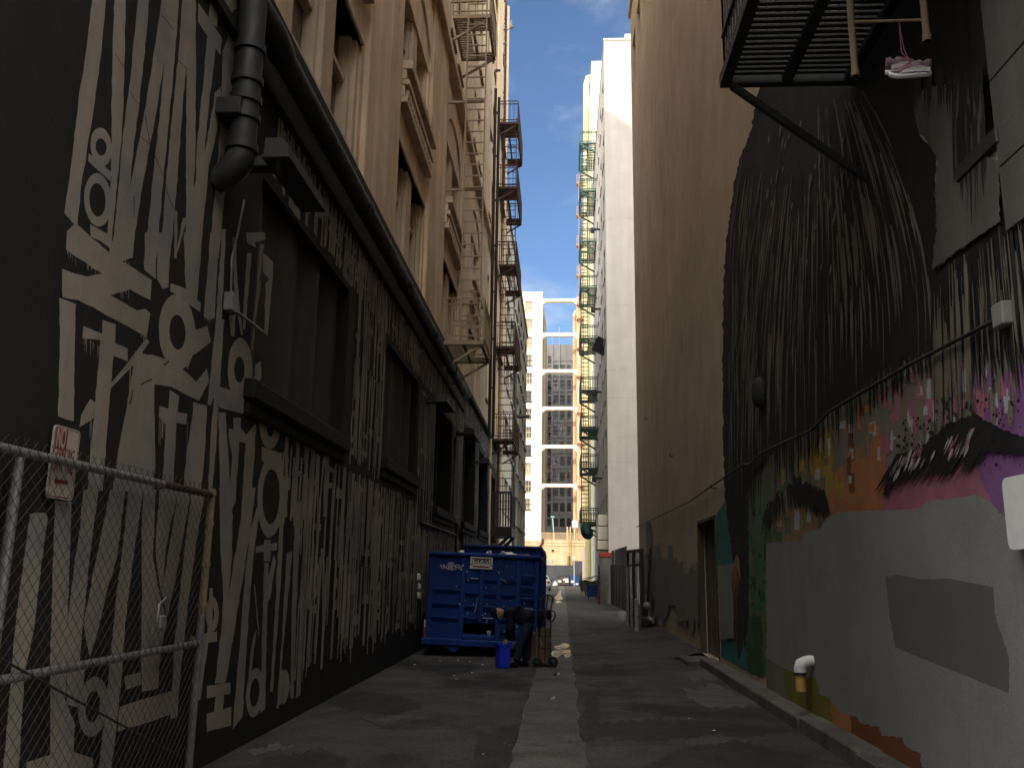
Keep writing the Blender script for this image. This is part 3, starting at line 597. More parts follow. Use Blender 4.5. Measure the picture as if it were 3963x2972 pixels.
# eyebrows
lay('painted_hair', 'hair_paint', [(1700, 1050), (1722, 1040), (1750, 1050), (1768, 1078), (1778, 1108), (1745, 1092), (1715, 1078)], 5, 7)
lay('painted_hair', 'hair_paint', [(1908, 1080), (1916, 1030), (1945, 985), (1995, 960), (2050, 912), (2105, 895), (2160, 925), (2230, 950), (2230, 985), (2130, 972), (2085, 970), (2045, 985), (1985, 990), (1945, 1015), (1922, 1055)], 6, 8)
stage()
for i in range(70):
    x = R.uniform(1918, 2130); y = 1008-(x-1905)*.22; L_ = R.uniform(35, 95); lay('painted_hair', 'hair_paint', [(x+18, y-25), (x+29, y-22), (x-L_*.30+3, y+L_*.6), (x-L_*.42, y+L_*.8)], .8, 20)
for i in range(95):
    x = R.uniform(1652, 1778); y = 1045+(max(0, 1715-x)*1.05 if x < 1715 else (x-1715)*.55)+R.uniform(0, 22); L_ = R.uniform(18, 46); s_ = R.uniform(-.35, .1) if x < 1685 else R.uniform(.05, .5); lay('painted_hair', 'hair_paint', [(x, y-22), (x+4, y-22), (x+L_*s_+1, y+L_*.8), (x+L_*s_, y+L_*.85)], .6, 20)
for i in range(120):                                                 # stippled dots round the brow
    x = R.uniform(1935, 2205); y = (905 if x > 2020 else 945)+R.uniform(-45, 30)+(70 if R.random() < .25 and x > 2110 else 0); r_ = R.uniform(1.3, 3.4); lay('painted_hair', 'hair_paint', ell(x, y, r_, r_*1.5, 8), .2, 30)
stage()
for i in range(54):
    x = R.uniform(1925, 2110); y = 985-(x-1945)*.30+R.uniform(-14, 30); strand([(x, y), (x-5, y+12), (x-11, y+26)], R.uniform(1, 2.6), R.choice(['mural_pink', 'mural_taupe', 'mural_white']))
stage()
# grey over-painting and the bottom strip
BASE = lambda x: None
lay('grey_overpaint', 'mural_brown', [(1825, 1470), (1910, 1540), (2010, 1600), (2050, 1720), (1995, 1720), (1900, 1650), (1825, 1600)], 3, 12)
lay('grey_overpaint', 'mural_olive', [(1688, 1440), (1800, 1440), (1815, 1590), (1770, 1560), (1720, 1540), (1690, 1520)], 3, 12)
lay('grey_overpaint', 'mural_orange', [(1785, 1450), (1835, 1470), (1840, 1600), (1800, 1570)], 3, 12)
lay('grey_overpaint', 'mural_taupe', [(1655, 1420), (1692, 1430), (1700, 1520), (1656, 1500)], 3, 12)
stage()
lay('grey_overpaint', 'overpaint', [(1655, 1173), (1728, 1168), (1737, 1150), (1772, 1143), (1784, 1118), (1812, 1105), (1905, 1104), (1990, 1098), (2000, 1082), (2080, 1075), (2105, 1068), (2140, 1085), (2162, 1110), (2240, 1150), (2240, 1700), (2035, 1700), (1990, 1655), (1988, 1628), (1955, 1612), (1950, 1592), (1905, 1588), (1900, 1570), (1862, 1562), (1848, 1545), (1815, 1538), (1790, 1505), (1770, 1500), (1762, 1462), (1740, 1462), (1690, 1440), (1655, 1420), (1655, 1300)], 3.5, 10)
stage()
lay('grey_overpaint', 'overpaint_dark', [(1912, 1246), (1936, 1239), (1985, 1250), (2050, 1250), (2145, 1268), (2150, 1330), (2180, 1420), (2179, 1497), (2060, 1449), (1990, 1421), (1934, 1397), (1922, 1330)], 2, 12)
stage()
x = 1392.
while x < 1507:
    wd = R.uniform(3, 8); top = (1190 if x < 1452 else 1222)+R.uniform(-16, 22); bot = 1325+(x-1392)*.42+R.uniform(-46, 8)
    lay('ragged_overpaint', 'overpaint', [(x, top), (x+wd+.6, top-2), (x+wd+.6, bot), (x, bot+3)], .8, 12); x += wd
lay('ragged_overpaint#2', 'overpaint', [(1395, 1130), (1406, 1128), (1408, 1195), (1396, 1198)], 1, 9)
lay('ragged_overpaint#3', 'overpaint', [(1549, 1220), (1578, 1218), (1584, 1300), (1585, 1375), (1556, 1384)], 3, 8)
stage()
lay('bare_wall_patch', 'wall_grey', [(1976, 205), (2000, 190), (2062, 180), (2100, 150), (2120, 190), (2119, 335), (2158, 348), (2160, 478), (2060, 548), (2012, 586), (2022, 500), (2020, 420), (2024, 345), (2000, 300), (1986, 290), (1976, 250)], 4, 10)
stage()
for i in range(26): x = R.uniform(2055, 2128); y0 = R.uniform(190, 300); l = R.uniform(25, 45); strand([(x+k*.6, y0+k*l*.9) for k in range(6)], R.uniform(1, 3.4), 'hair_soft')
for i in range(90): x = R.uniform(1972, 2124); l = R.uniform(8, 30)*(1.5 if x > 2060 else 1); strand([(x, 140+k*l) for k in range(5)], R.uniform(.8, 2.6), R.choice(('hair_soft', 'hair_paint')))
for gname, (mb, ms) in MG.items(): mb.build(gname.split('#')[0], ms, RB)
f = MB(); X = XR-.06
pts = [V(*q) for q in ((1375, 1138), (1490, 1083), (1605, 1003), (1618, 1003), (1650, 975), (1740, 935), (1755, 928), (1790, 890), (1960, 790), (2148, 693))]
f.tube([onX(*q, X) for q in pts], .016, 8); f.build('wall_cable', 'pipe_black', RB)
f = MB(); p = onX(*V(2160, 682), X); f.bbox(XR-.08, XR, p.y-.07, p.y+.07, p.z-.07, p.z+.08, .01); f.build('junction_box', 'bollard_paint', RB)
# things on the right wall
p = onX(2955, 1520, XR); t = thing('wall_lamp', 'black oval bulkhead lamp on the painted hair of the right wall', 'lamp', p)
f = MB(); tf = Matrix.Translation(p) @ Matrix.Diagonal((1, .8, 1.35, 1)) @ Matrix.Rotation(-math.pi/2, 4, 'Y'); f.lathe([(.0, .16), (.09, .155), (.15, .11), (.17, .06), (.175, .0)], tf, 18); f.build('lamp_shade', 'rubber', t)
f = MB(); f.bbox(XR-.04, XR, p.y-.16, p.y+.16, p.z-.05, p.z+.28, .015); f.build('back_plate', 'rubber', t)
p = onX(3160, 2590, XR); t = thing('vent_pipe', 'white elbow with a yellow pipe stub sticking out of the grey wall above the kerb', 'pipe', (XR-.1, p.y, .3))
f = MB(); z0 = p.z+.07; xo = XR-.18; f.tube([(XR, p.y, z0+.02), (XR-.07, p.y, z0+.02), (XR-.11, p.y, z0+.01), (xo+.012, p.y, z0-.015), (xo, p.y, z0-.06), (xo, p.y, z0-.12)], [.055, .06, .062, .064, .064, .064], 16); f.tube([(XR, p.y, z0+.02), (XR-.03, p.y, z0+.02)], .095, 16); f.build('elbow', 'white_paint', t)
f = MB(); f.tube([(xo, p.y, z0-.11), (xo, p.y, z0-.30)], .055, 14); f.build('pipe_stub', 'yellow_pipe', t)
f = MB(); f.tube([(xo, p.y, z0-.1), (xo, p.y, z0-.125)], .074, 16); f.build('clamp', 'black_metal', t)
# blank sign at the right edge
a, b = onX(*V(2163, 1034), XR-.12), onX(*V(2168, 1188), XR-.12); y1 = a.y; t = thing('blank_sign', 'blank white sign board with rounded corners fixed to the right wall', 'sign', (XR, y1-.5, b.z))
f = MB(); z1, z0 = a.z, b.z; r_ = .05; y0 = y1-.75; o = []
for cy, cz, a0 in ((y1-r_, z1-r_, 0), (y0+r_, z1-r_, 90), (y0+r_, z0+r_, 180), (y1-r_, z0+r_, 270)):
    for k in range(6): q = math.radians(a0+k*18); o.append((cy+r_*math.cos(q), cz+r_*math.sin(q)))
f.poly([(XR-.12, *q) for q in o]); f.poly([(XR-.117, *q) for q in o])
for i in range(len(o)): q, s_ = o[i], o[(i+1) % len(o)]; f.face([(XR-.12, *q), (XR-.12, *s_), (XR-.117, *s_), (XR-.117, *q)])
f.build('board', 'white_paint', t)
f = MB(); f.bbox(XR-.116, XR, y0+.3, y0+.36, z0+.05, z1-.05, .005); f.build('bracket', 'galvanised', t)
# near black fire escape, its drop ladder and the shoes
c = onX(*V(1567, 182), 1.55); far, zp = c.y, c.z; wallx = XR
FE = thing('black_fire_escape', 'black fire escape balcony with slatted floor above the painted hair', 'fire escape', (1.55, far, zp))
f = MB(); near = far-3.6
for x in (1.55, 2.12, 2.70): f.bbox(x-.05, x+.05, near, far, zp-.02, zp+.10, .008)
f.bbox(1.5, XR, far-.05, far+.03, zp-.03, zp+.11, .008)
for i in range(44):
    y = far-.12-i*.08; f.box(1.6, 2.72, y-.024, y+.024, zp+.03, zp+.05)
f.build('platform', 'black_metal', FE)
f = MB(); y = far
for z in (.5, .98): f.bar((1.55, near, zp+z), (1.55, far, zp+z), .045, .03); f.bar((1.55, far, zp+z), (XR, far, zp+z), .03)
for i in range(28): f.bar((1.55, far-i*.125, zp+.1), (1.55, far-i*.125, zp+.98), .018)
for i in range(9): f.bar((1.55+i*.14, far, zp+.1), (1.55+i*.14, far, zp+.98), .018)
f.build('railing', 'black_metal', FE)
for yb_ in (far-.05, near+.4): f = MB(); f.bar((1.6, yb_, zp-.05), (XR, yb_-.05, zp-1.05), .06, .06); f.build('brace', 'black_metal', FE)
d1, d2 = onY(*V(1848, 165), 5.75), onY(*V(2003, 90), 5.4)
LD = thing('drop_ladder', 'tan pipe drop ladder hanging below the black balcony', 'ladder', d1)
r1, r2 = ray(*V(1840, 0)), ray(*V(1848, 165))
f = MB()
for d, tx in ((d1, 1838), (d2, 2000)):
    f.tube([d, (d.x, d.y, d.z+2.6)], .024, 12); f.tube([d, (d.x, d.y, d.z+.05)], .029, 12)
f.build('rail', 'beige_dark', LD)
f = MB()
q = onY(*V(1845, 48), 5.75); p1 = Vector((d1.x, d1.y, q.z)); p2 = Vector((d2.x, d2.y, onY(*V(2001, 44), 5.4).z))
for k in range(7): f.tube([p1+Vector((0, 0, k*.31)), p2+Vector((0, 0, k*.31))], .011, 8)
f.build('rung', 'beige_dark', LD)
hang = p1.lerp(p2, .66)
def shoe(label, pc, L_, flip, tilt, laces):
    t = thing('sneaker', label, 'shoe', pc, 'sneakers hanging by their laces')
    tf = Matrix.Translation(pc) @ Matrix.Rotation(math.radians(32), 4, 'X') @ Matrix.Rotation(tilt, 4, 'Y') @ Matrix.Diagonal((-1 if flip else 1, 1, 1, 1))
    n = 14; st = []
    for i in range(n+1):                                            # toe at +x
        u = i/n; x = (u-.5)*L_; wd = .036+.012*math.sin(math.pi*min(1, u*1.1))+.006*u; wd *= (1-max(0, u-.82)/.18*.75) if u > .82 else 1; wd *= .75+.25*min(1, u/.12)
        up = .02*max(0, (u-.75)/.25)**2; st.append((x, wd, up, .078-.045*min(1, max(0, (u-.30)/.45))-.028*max(0, (u-.75)/.25)-.012*(1 if .1 < u < .25 else 0)))
    f = MB()
    def sect(z0, z1, k0, k1, name, m_):
        f = MB(); f.smooth = True; vs = []
        for x, wd, up, h_ in st: 
            for a, b in ((-1, 0), (1, 0), (1, 1), (-1, 1)): vs.append(tf @ Vector((x, a*wd*(k1 if b else k0), up+(z1(h_) if b else z0(h_)))))
        fs = []
        for i in range(n):
            for k in range(4): fs.append((i*4+k, i*4+(k+1) % 4, i*4+4+(k+1) % 4, i*4+4+k))
        f.raw(vs, fs+[(3, 2, 1, 0), (n*4, n*4+1, n*4+2, n*4+3)]); return f.build(name, m_, t)
    sect(lambda h: 0, lambda h: .030, 1.0, 1.04, 'sole', 'shoe_white')
    sect(lambda h: .030, lambda h: .030+h, .97, .55, 'upper', 'shoe_purple')
    f = MB()
    for a in (-1, 1):
        f.poly([tf @ Vector((x*L_, a*(.0465 if x < .2 else .05)*(.93 if z > .05 else 1.0), z)) for x, z in ((-.44, .034), (-.05, .040), (.34, .034), (.18, .056), (-.05, .074), (-.20, .074), (-.44, .060))])
    f.build('side_stripe', 'shoe_white', t)
    f = MB(); 
    for k in range(4): x = (.02+.06*k)*L_; f.tube([tf @ Vector((x, -.03, .085-k*.008)), tf @ Vector((x, 0, .094-k*.009)), tf @ Vector((x+.01, .03, .085-k*.008))], .004, 6)
    f.tube([tf @ Vector((-.40*L_, 0, .11)), tf @ Vector((-.46*L_, 0, .085))], .008, 6)
    f.tube(laces, .0035, 6); f.build('lace', 'lace_pink', t)
Y5 = hang.y
s1 = onY(*V(1958, 157), Y5); s2 = onY(*V(1953, 183), Y5)
shoe('upper sneaker of the hanging pair, heel to the left, purple with white sole', s1-Vector((0, 0, .0)), .265, False, -.10, [hang, hang.lerp(s1, .5)+Vector((.004, 0, 0)), s1+Vector((.0, -.05, .06)), s1+Vector((.005, -.055, -.03))])
shoe('lower sneaker of the hanging pair, toe pointing left with white sole', s2-Vector((0, .09, .005)), .265, True, -.06, [hang+Vector((.004, .01, 0)), hang.lerp(s2, .5), s2+Vector((0, -.14, .07)), s2+Vector((-.02, -.10, .05))])
# ------------------------------------------------------------------ left: chain-link gate leaf, parking sign, wall lamps
X = XL+.09; pb, pt = onX(735, 2965, X), onX(815, 1905, X); gy = (pb.y+pt.y)/2; gz = pt.z; G0 = gy-5.2
FN = thing('chain_link_gate', 'chain link gate leaf with rusty top rail folded back against the black wall', 'gate', (X, gy, 0))
def post(z0, z1, m_): f = MB(); f.tube([(X, gy, z0), (X, gy, z1)], .031, 12); return f
f = post(.0, 1.25, 0); f.build('end_post', 'galvanised', FN); f = post(1.25, gz+.03, 0); 
for z in (1.3, 1.62, 1.95, 2.2): f.tube([(X, gy, z), (X, gy, z+.035)], .038, 12)
f.build('end_post', 'yellow_tape', FN)
f = MB(); f.tube([(X, G0, gz-.02), (X, gy-.9, gz-.02)], .026, 10); f.build('top_rail', 'galvanised', FN)
f = MB(); f.tube([(X, gy-.9, gz-.02), (X, gy-.02, gz-.02)], .0265, 10); f.build('top_rail', 'rust_metal', FN)
mz = onX(770, 2487, X).z; f = MB(); f.tube([(X, G0, mz), (X, gy-.03, mz)], .026, 10); f.build('middle_rail', 'galvanised', FN)
f = MB(); f.tube([(X, gy-2.62, 0), (X, gy-2.62, gz-.05)], .028, 10); f.build('post', 'galvanised', FN)
f = MB(); s = .088; L_ = gy-.05-G0; z0, z1 = .12, gz+.05; H_ = z1-z0; xw = X+.033
k = -int(H_/s)-1
while k*s < L_:
    for sg in (1, -1):
        a0 = k*s; ta, tb = max(0, -a0), min(H_, L_-a0)
        if tb-ta < .03: continue
        za, zb = (z0+ta, z0+tb) if sg > 0 else (z1-ta, z1-tb)
        n = max(1, int((tb-ta)/.2)); pts = []
        for i in range(n+1):
            q = i/n; pts.append(Vector((xw+sg*.004, G0+a0+ta+(tb-ta)*q, za+(zb-za)*q)))
        for p, q in zip(pts, pts[1:]): f.bar(p, q, .0026)
    k += 1
f.build('chain_mesh', 'chain_wire', FN)
f = MB(); f.tube([(X+.02, gy-5.1, gz-.1), (X+.02, gy-.3, .25)], .008, 6); f.build('brace_rod', 'black_metal', FN)
f = MB(); xg = X+.045; p = onX(625, 2370, xg); f.tube([p+Vector((0, -.06, -.06)), p+Vector((0, -.05, .06)), p+Vector((0, .05, .10)), p+Vector((0, .09, .04))], .008, 6); f.bbox(xg-.02, xg+.02, p.y-.04, p.y+.05, p.z-.11, p.z-.02, .008); f.build('chain_and_padlock', 'galvanised', FN)
# parking sign
xs = XL+.05; tl, tr_, br, bl = [onX(*q, xs) for q in ((212, 1641), (314, 1668), (280, 1940), (184, 1922))]
y0, y1 = (tl.y+bl.y)/2, (tr_.y+br.y)/2; z1, z0 = (tl.z+tr_.z)/2, (bl.z+br.z)/2
SG = thing('parking_sign', 'weathered white and red no parking any time sign on the wall behind the gate', 'sign', (xs, (y0+y1)/2, z0))
def rrect(mb, x, a0, a1, b0, b1, r):
    o = []
    for cy, cz, s0 in ((a1-r, b1-r, 0), (a0+r, b1-r, 90), (a0+r, b0+r, 180), (a1-r, b0+r, 270)):
        for k in range(6): q = math.radians(s0+k*18); o.append((x, cy+r*math.cos(q), cz+r*math.sin(q)))
    mb.poly(o); return o
f = MB(); o = rrect(f, xs, y0, y1, z0, z1, .03)
for i in range(len(o)): a, b = Vector(o[i]), Vector(o[(i+1) % len(o)]); f.face([a, b, b-Vector((.012, 0, 0)), a-Vector((.012, 0, 0))])
f.build('board', 'sign_face', SG)
W_, Hh = y1-y0, z1-z0; f = MB()
o1 = []; 
def border(mb, x, ins, th):
    def ol(i, r): 
        o = []
        for cy, cz, s0 in ((y1-i-r, z1-i-r, 0), (y0+i+r, z1-i-r, 90), (y0+i+r, z0+i+r, 180), (y1-i-r, z0+i+r, 270)):
            for k in range(6): q = math.radians(s0+k*18); o.append((x, cy+r*math.cos(q), cz+r*math.sin(q)))
        return o
    mb.ring(ol(ins, .026), ol(ins+th, .022))
border(f, xs+.0006, .007, .006)
f.face([(xs+.0008, y0+.015, z1-.33*Hh), (xs+.0008, y0+.50*W_, z1-.33*Hh), (xs+.0008, y0+.50*W_, z1-.018), (xs+.0008, y0+.015, z1-.018)])
for s_, zc, sz in (('PARKING', .60, .17), ('ANY TIME', .445, .165)): text_mb(f, s_, sz*W_*1.6, (xs+.001, y0+W_*.5, z0+Hh*zc), (0, 1, 0), (0, 0, 1.55), sx=.62, off_=.0016)
zc = z0+Hh*.235; f.poly([(xs+.001, y0+W_*.18, zc), (xs+.001, y0+W_*.30, zc+.03), (xs+.001, y0+W_*.30, zc+.012), (xs+.001, y0+W_*.72, zc+.012), (xs+.001, y0+W_*.72, zc-.012), (xs+.001, y0+W_*.30, zc-.012), (xs+.001, y0+W_*.30, zc-.03)])
f.build('red_lettering', 'sign_red', SG)
f = MB(); text_mb(f, 'NO', .21*W_*1.5, (xs+.0016, y0+W_*.265, z0+Hh*.825), (0, 1, 0), (0, 0, 2.0), sx=.72, off_=.002); f.build('white_lettering', 'sign_face', SG)
# floodlight boxes
def flood(label, px_front, X0, X1, zb, y0, y1):
    t = thing('flood_light', label, 'lamp', ((X0+X1)/2, y0, zb), 'box floodlights along the black wall'); f = MB(); hh = .17
    pr_ = [(X0, zb), (X1, zb), (X1, zb+.10), (X1-.06, zb+hh), (X0, zb+hh)]; n = len(pr_)
    for i in range(n): a, b = pr_[i], pr_[(i+1) % n]; 
    f.raw([(x, y, z) for y in (y0, y1) for x, z in pr_], [tuple(range(n))[::-1], tuple(range(n, 2*n))]+[(i, (i+1) % n, n+(i+1) % n, n+i) for i in range(n)])
    f.bbox(X0-.015, X1+.012, y0-.012, y1+.012, zb-.012, zb+.012, .004); f.build('housing', 'pipe_black', t)
    f = MB(); f.face([(X0+.02, y0+.02, zb-.014), (X1-.02, y0+.02, zb-.014), (X1-.02, y1-.02, zb-.014), (X0+.02, y1-.02, zb-.014)]); f.build('lens', 'dark_glass', t)
    f = MB(); f.bbox(XL, X0, (y0+y1)/2-.35, (y0+y1)/2-.2, zb+.02, zb+.12, .01); f.build('bracket', 'pipe_black', t)
Xf = -2.30; a, b = onX(1115, 607, Xf), onX(1254, 814, Xf); a0 = onY(1020, 607, a.y)
flood('black box floodlight next to the big drainpipe, nearest of the wall lights', 0, a0.x, Xf, (a.z+b.z)/2, a.y, b.y)
a = onX(1730, 1552, -2.45); flood('black box floodlight above the first narrow dark window', 0, -2.72, -2.45, a.z, a.y, a.y+1.3)
a = onX(1842, 1690, -2.42); flood('black box floodlight in front of the second narrow dark window', 0, -2.70, -2.42, a.z, a.y-.5, a.y+1.0)
a = onX(1898, 1798, -2.42); flood('black box floodlight over the third narrow dark window, farthest of the wall lights', 0, -2.70, -2.42, a.z, a.y-.5, a.y+1.0)
# ------------------------------------------------------------------ fire escapes
def escape(name, label, m_, xw, xo, y0, y1, levels, side, rail=1.0, slat=.09, ladder=None, box=False, cat='fire escape', fill=.28, lw=.42):
    """xw wall plane, xo outer edge, levels = floor heights; ladder on the near side"""
    t = thing(name, label, cat, (xo, y0, levels[0])); sg = 1 if xo > xw else -1
    xa, xb = min(xw, xo), max(xw, xo); s = max(.022, (y0/40.)*.026)
    for z in levels:
        f = MB()
        for x in (xa+.04, xb-.04, (xa+xb)/2): f.box(x-.035, x+.035, y0, y1, z-.10, z-.01)
        for y in (y0, y1): f.box(xa, xb, y-.04, y+.04, z-.105, z)
        n = int((y1-y0)/slat)
        hatch = (xb-lw-.1, xb-.05) if sg > 0 else (xa+.05, xa+lw+.1)
        for i in range(1, n):
            y = y0+i*(y1-y0)/n
            if ladder and i > n*.35 and i < n*.85: 
                f.box(hatch[1], xb, y-slat*fill, y+slat*fill, z-.03, z-.005) if sg < 0 else f.box(xa, hatch[0], y-slat*fill, y+slat*fill, z-.03, z-.005)
            else: f.box(xa, xb, y-slat*fill, y+slat*fill, z-.03, z-.005)
        f.build('platform', m_, t)
        f = MB()
        for h_ in (.12, rail*.86, rail):
            f.bar((xo, y0, z+h_), (xo, y1, z+h_), s*1.4); f.bar((xw, y0, z+h_), (xo, y0, z+h_), s*1.4); f.bar((xw, y1, z+h_), (xo, y1, z+h_), s*1.4)
        n = max(3, int(abs(xo-xw)/.17))
        for i in range(n+1):
            x = xw+(xo-xw)*i/n
            for y in (y0, y1): f.bar((x, y, z), (x, y, z+rail), s if 0 < i < n else s*1.8)
        n = max(3, int((y1-y0)/.17))
        for i in range(1, n): y = y0+(y1-y0)*i/n; f.bar((xo, y, z), (xo, y, z+rail), s)
        f.build('railing', m_, t)
        for y in (y0+.05, y1-.05): f = MB(); f.bar((xo, y, z-.08), (xw, y, z-.08-abs(xo-xw)*.62), s*2.6); f.build('brace', m_, t)
    if ladder:
        zs = [ladder[0]]+list(levels) if ladder[0] < levels[0] else list(levels)
        for za, zb in zip(zs, zs[1:]+[ladder[1]]):
            if zb <= za: continue
            f = MB(); x0, x1 = (xo-sg*.08, xo-sg*(.08+lw)); ya = y0+(y1-y0)*ladder[2]; yb = ya+(ladder[3] if len(ladder) > 3 else .0)
            for x in (x0, x1): f.bar((x, ya, za), (x, yb, zb+.0), s*1.6)
            n = int((zb-za)/.30)
            for i in range(1, n): q = i/n; f.bar((x0, ya+(yb-ya)*q, za+(zb-za)*q), (x1, ya+(yb-ya)*q, za+(zb-za)*q), s*1.3)
            f.build('ladder', m_, t)
    return t
q = onX(1698, 1318, XL); yA = q.y; z1 = q.z; xo = onY(1870, 1318, yA).x
FB = escape('beige_fire_escape', 'beige painted fire escape with a long ladder on the beige wall above the gutter pipe', 'beige_metal', XL+.10, xo, yA, yA+1.9, [z1, onY(1740, 62, yA).z], 1, rail=1.05, slat=.1, ladder=(z1, 36, -.02), lw=.48)
for z in (z1+3.9, z1+6.3, z1+9.2): f = MB(); f.bar((XL, yA+.05, z), (xo-.08, yA+.02, z), .06); f.build('standoff', 'beige_metal', FB)
xq = xo+.02; f = MB(); ya = yA+1.95; f.tube([(xq, ya, onY(1870, 1690, ya).z), (xq, ya, onY(1871, 345, ya).z)], .04, 8); f.tube([(xq+.10, ya, onY(1882, 1690, ya).z), (xq+.10, ya, onY(1878, 380, ya).z)], .04, 8)
for k in range(9): f.bar((xq-.02, ya, 5+k*1.3), (xq+.12, ya, 5+k*1.3), .05)
f.build('slide_rail', 'black_metal', FB)
qq = onX(1921, 723, XL); yR = qq.y; xo2 = onY(2001, 723, yR).x; lv = sorted(onY(1960, v, yR).z for v in (474, 723, 1023, 1339, 1698)); dep = 4.2
escape('rusty_fire_escape', 'rusty dark red fire escape with five balconies on the far end of the beige wall', 'rust_metal', XL, xo2, yR, yR+dep, lv, 1, rail=1.05, slat=.115, fill=.36, ladder=(lv[0]-3.2, lv[-1]+.5, .12), lw=.62)
zb = onY(1960, 2038, yR-1.5).z
t = thing('black_balcony', 'black metal balcony with upright bars below the rusty fire escape', 'balcony', (XL, yR-1.5, zb))
f = MB(); f.box(XL, xo2+.05, yR-1.5, yR+1.6, zb-.35, zb); f.build('platform', 'black_metal', t)
f = MB()
for i in range(9): x = XL+.1+i*(xo2-XL-.08)/8; f.bar((x, yR-1.5, zb), (x, yR-1.5, zb+1.35), .05)
for i in range(16): y = yR-1.5+i*.2; f.bar((xo2, y, zb), (xo2, y, zb+1.35), .05)
f.bar((XL, yR-1.5, zb+1.35), (xo2, yR-1.5, zb+1.35), .06); f.bar((xo2, yR-1.5, zb+1.35), (xo2, yR+1.6, zb+1.35), .06); f.build('railing', 'black_metal', t)
for yb_ in (yR-1.3, yR+1.3): f = MB(); f.bar((xo2, yb_, zb-.3), (XL, yb_, zb-1.2), .12); f.build('brace', 'black_metal', t)
# rusty roof ladder-pole and beige drainpipes at the far end of the beige wall
t = thing('roof_pole', 'tall thin rusty standpipe rising beside the beige wall against the sky', 'pipe', (XL+.5, 39.6, 20))
f = MB(); xp = onY(1958, 200, 39.6).x; zt = onY(1950, 8, 39.6).z; f.tube([(xp, 39.6, lv[3]), (xp-.02, 39.6, zt), (xp-.12, 39.6, zt+.12), (XL, 39.6, zt+.1)], .055, 8); f.build('pipe', 'rust_metal', t)
for v in (75, 92, 215, 232, 360, 378): f = MB(); z = onY(1950, v, 39.6).z; f.bar((XL-.05, 39.6, z), (xp, 39.6, z), .05); f.build('standoff', 'rust_metal', t)
f = MB(); f.tube([(XL+.10, 34.6, 1), (XL+.10, 34.6, 35)], .055, 8); f.tube([(XL+.12, 39.9, .2), (XL+.12, 39.9, 30)], .10, 8); f.build('drainpipe', 'beige_wall', LB)
# ------------------------------------------------------------------ pale concrete building beyond, left
B2 = thing('pale_concrete_building', 'pale grey building with rows of wide dark windows behind the rusty fire escape', 'building', (XL, 55, 0))
hz = 20.6; holes = []
for k in range(6):
    for j in range(8):
        a = 41.2+j*3.62; z = 1.4+k*3.25
        if z+1.9 < hz-.5: holes.append((a, a+2.75, z, z+1.75, .25))
w = MB(); grid_wall(w, PX(XL, -1), 40.3, 70.2, -.2, hz, holes)
w.face([(XL, 70.2, -.2), (XL-12, 70.2, -.2), (XL-12, 70.2, hz), (XL, 70.2, hz)]); w.face([(XL, 40.3, hz), (XL, 70.2, hz), (XL-12, 70.2, hz), (XL-12, 40.3, hz)]); w.build('wall', 'pale_concrete', B2)
for h in holes:
    f = MB(); f.face([(XL-.24, h[0], h[2]), (XL-.24, h[1], h[2]), (XL-.24, h[1], h[3]), (XL-.24, h[0], h[3])]); wf = f.build('window', 'dark_glass', B2)
    f = MB(); f.box(XL-.2, XL-.14, (h[0]+h[1])/2-.05, (h[0]+h[1])/2+.05, h[2], h[3]); f.build('frame', 'pale_concrete', wf); f = MB(); f.bbox(XL-.1, XL+.10, h[0]-.05, h[1]+.05, h[2]-.12, h[2]-.003, .01); f.build('sill', 'pale_concrete', wf)
f = MB(); f.bbox(XL-.2, XL+.12, 40.3, 70.3, hz-.0, hz+.25, .02); f.build('coping', 'pale_concrete', B2)
f = MB(); f.tube([(XL+.1, 52, 0), (XL+.1, 52, 16)], .09, 8); f.tube([(XL+.9, 54, 11.2), (XL, 54, 11.2)], .12, 8); f.build('drainpipe', 'black_metal', B2)
f = MB(); f.bbox(XL-.1, XL+.05, 40.35, 40.9, 0, 4.2, .01); f.build('yellow_pier', 'yellow_tape', B2)
# ------------------------------------------------------------------ right: white tower, cream and mint buildings
XT = 2.66; Y0 = 52.1; ht = 36.0
TW = thing('white_tower', 'tall white painted tower whose blank front catches the sun at the top', 'building', (XT, Y0, 0))
th_ = []
for k in range(8):
    z = 4.3+k*3.95
    for a, b in ((53.4, 55.2), (57, 58.8), (60.4, 61.6), (63.2, 64.4)): th_.append((a, b, z, z+2.1, .25))
w = MB(); grid_wall(w, PX(XT, 1), Y0, 75, -.2, ht, th_); w.face([(XT, Y0, ht), (XT+16, Y0, ht), (XT+16, 75, ht), (XT, 75, ht)])
w.face([(XT, Y0, -.2), (XT+16, Y0, -.2), (XT+16, Y0, ht), (XT, Y0, ht)]); w.build('wall', 'white_tower', TW)
for h in th_:
    f = MB(); f.face([(XT+.22, h[0], h[2]), (XT+.22, h[1], h[2]), (XT+.22, h[1], h[3]), (XT+.22, h[0], h[3])]); wf = f.build('window', 'dark_glass', TW)
    f = MB(); f.box(XT+.14, XT+.20, h[0]+.002, h[1]-.002, (h[2]+h[3])/2-.04, (h[2]+h[3])/2+.04); f.build('frame', 'black_metal', wf); f = MB(); f.bbox(XT-.07, XT+.1, h[0]-.05, h[1]+.05, h[2]-.12, h[2]-.003, .01); f.build('sill', 'white_tower', wf)
f = MB(); f.bbox(XT-.04, XT+16, Y0-.04, 75, ht-.02, ht+.16, .01); f.build('coping', 'white_tower', TW)
f = MB()                                                            # shallow patched courses on the front
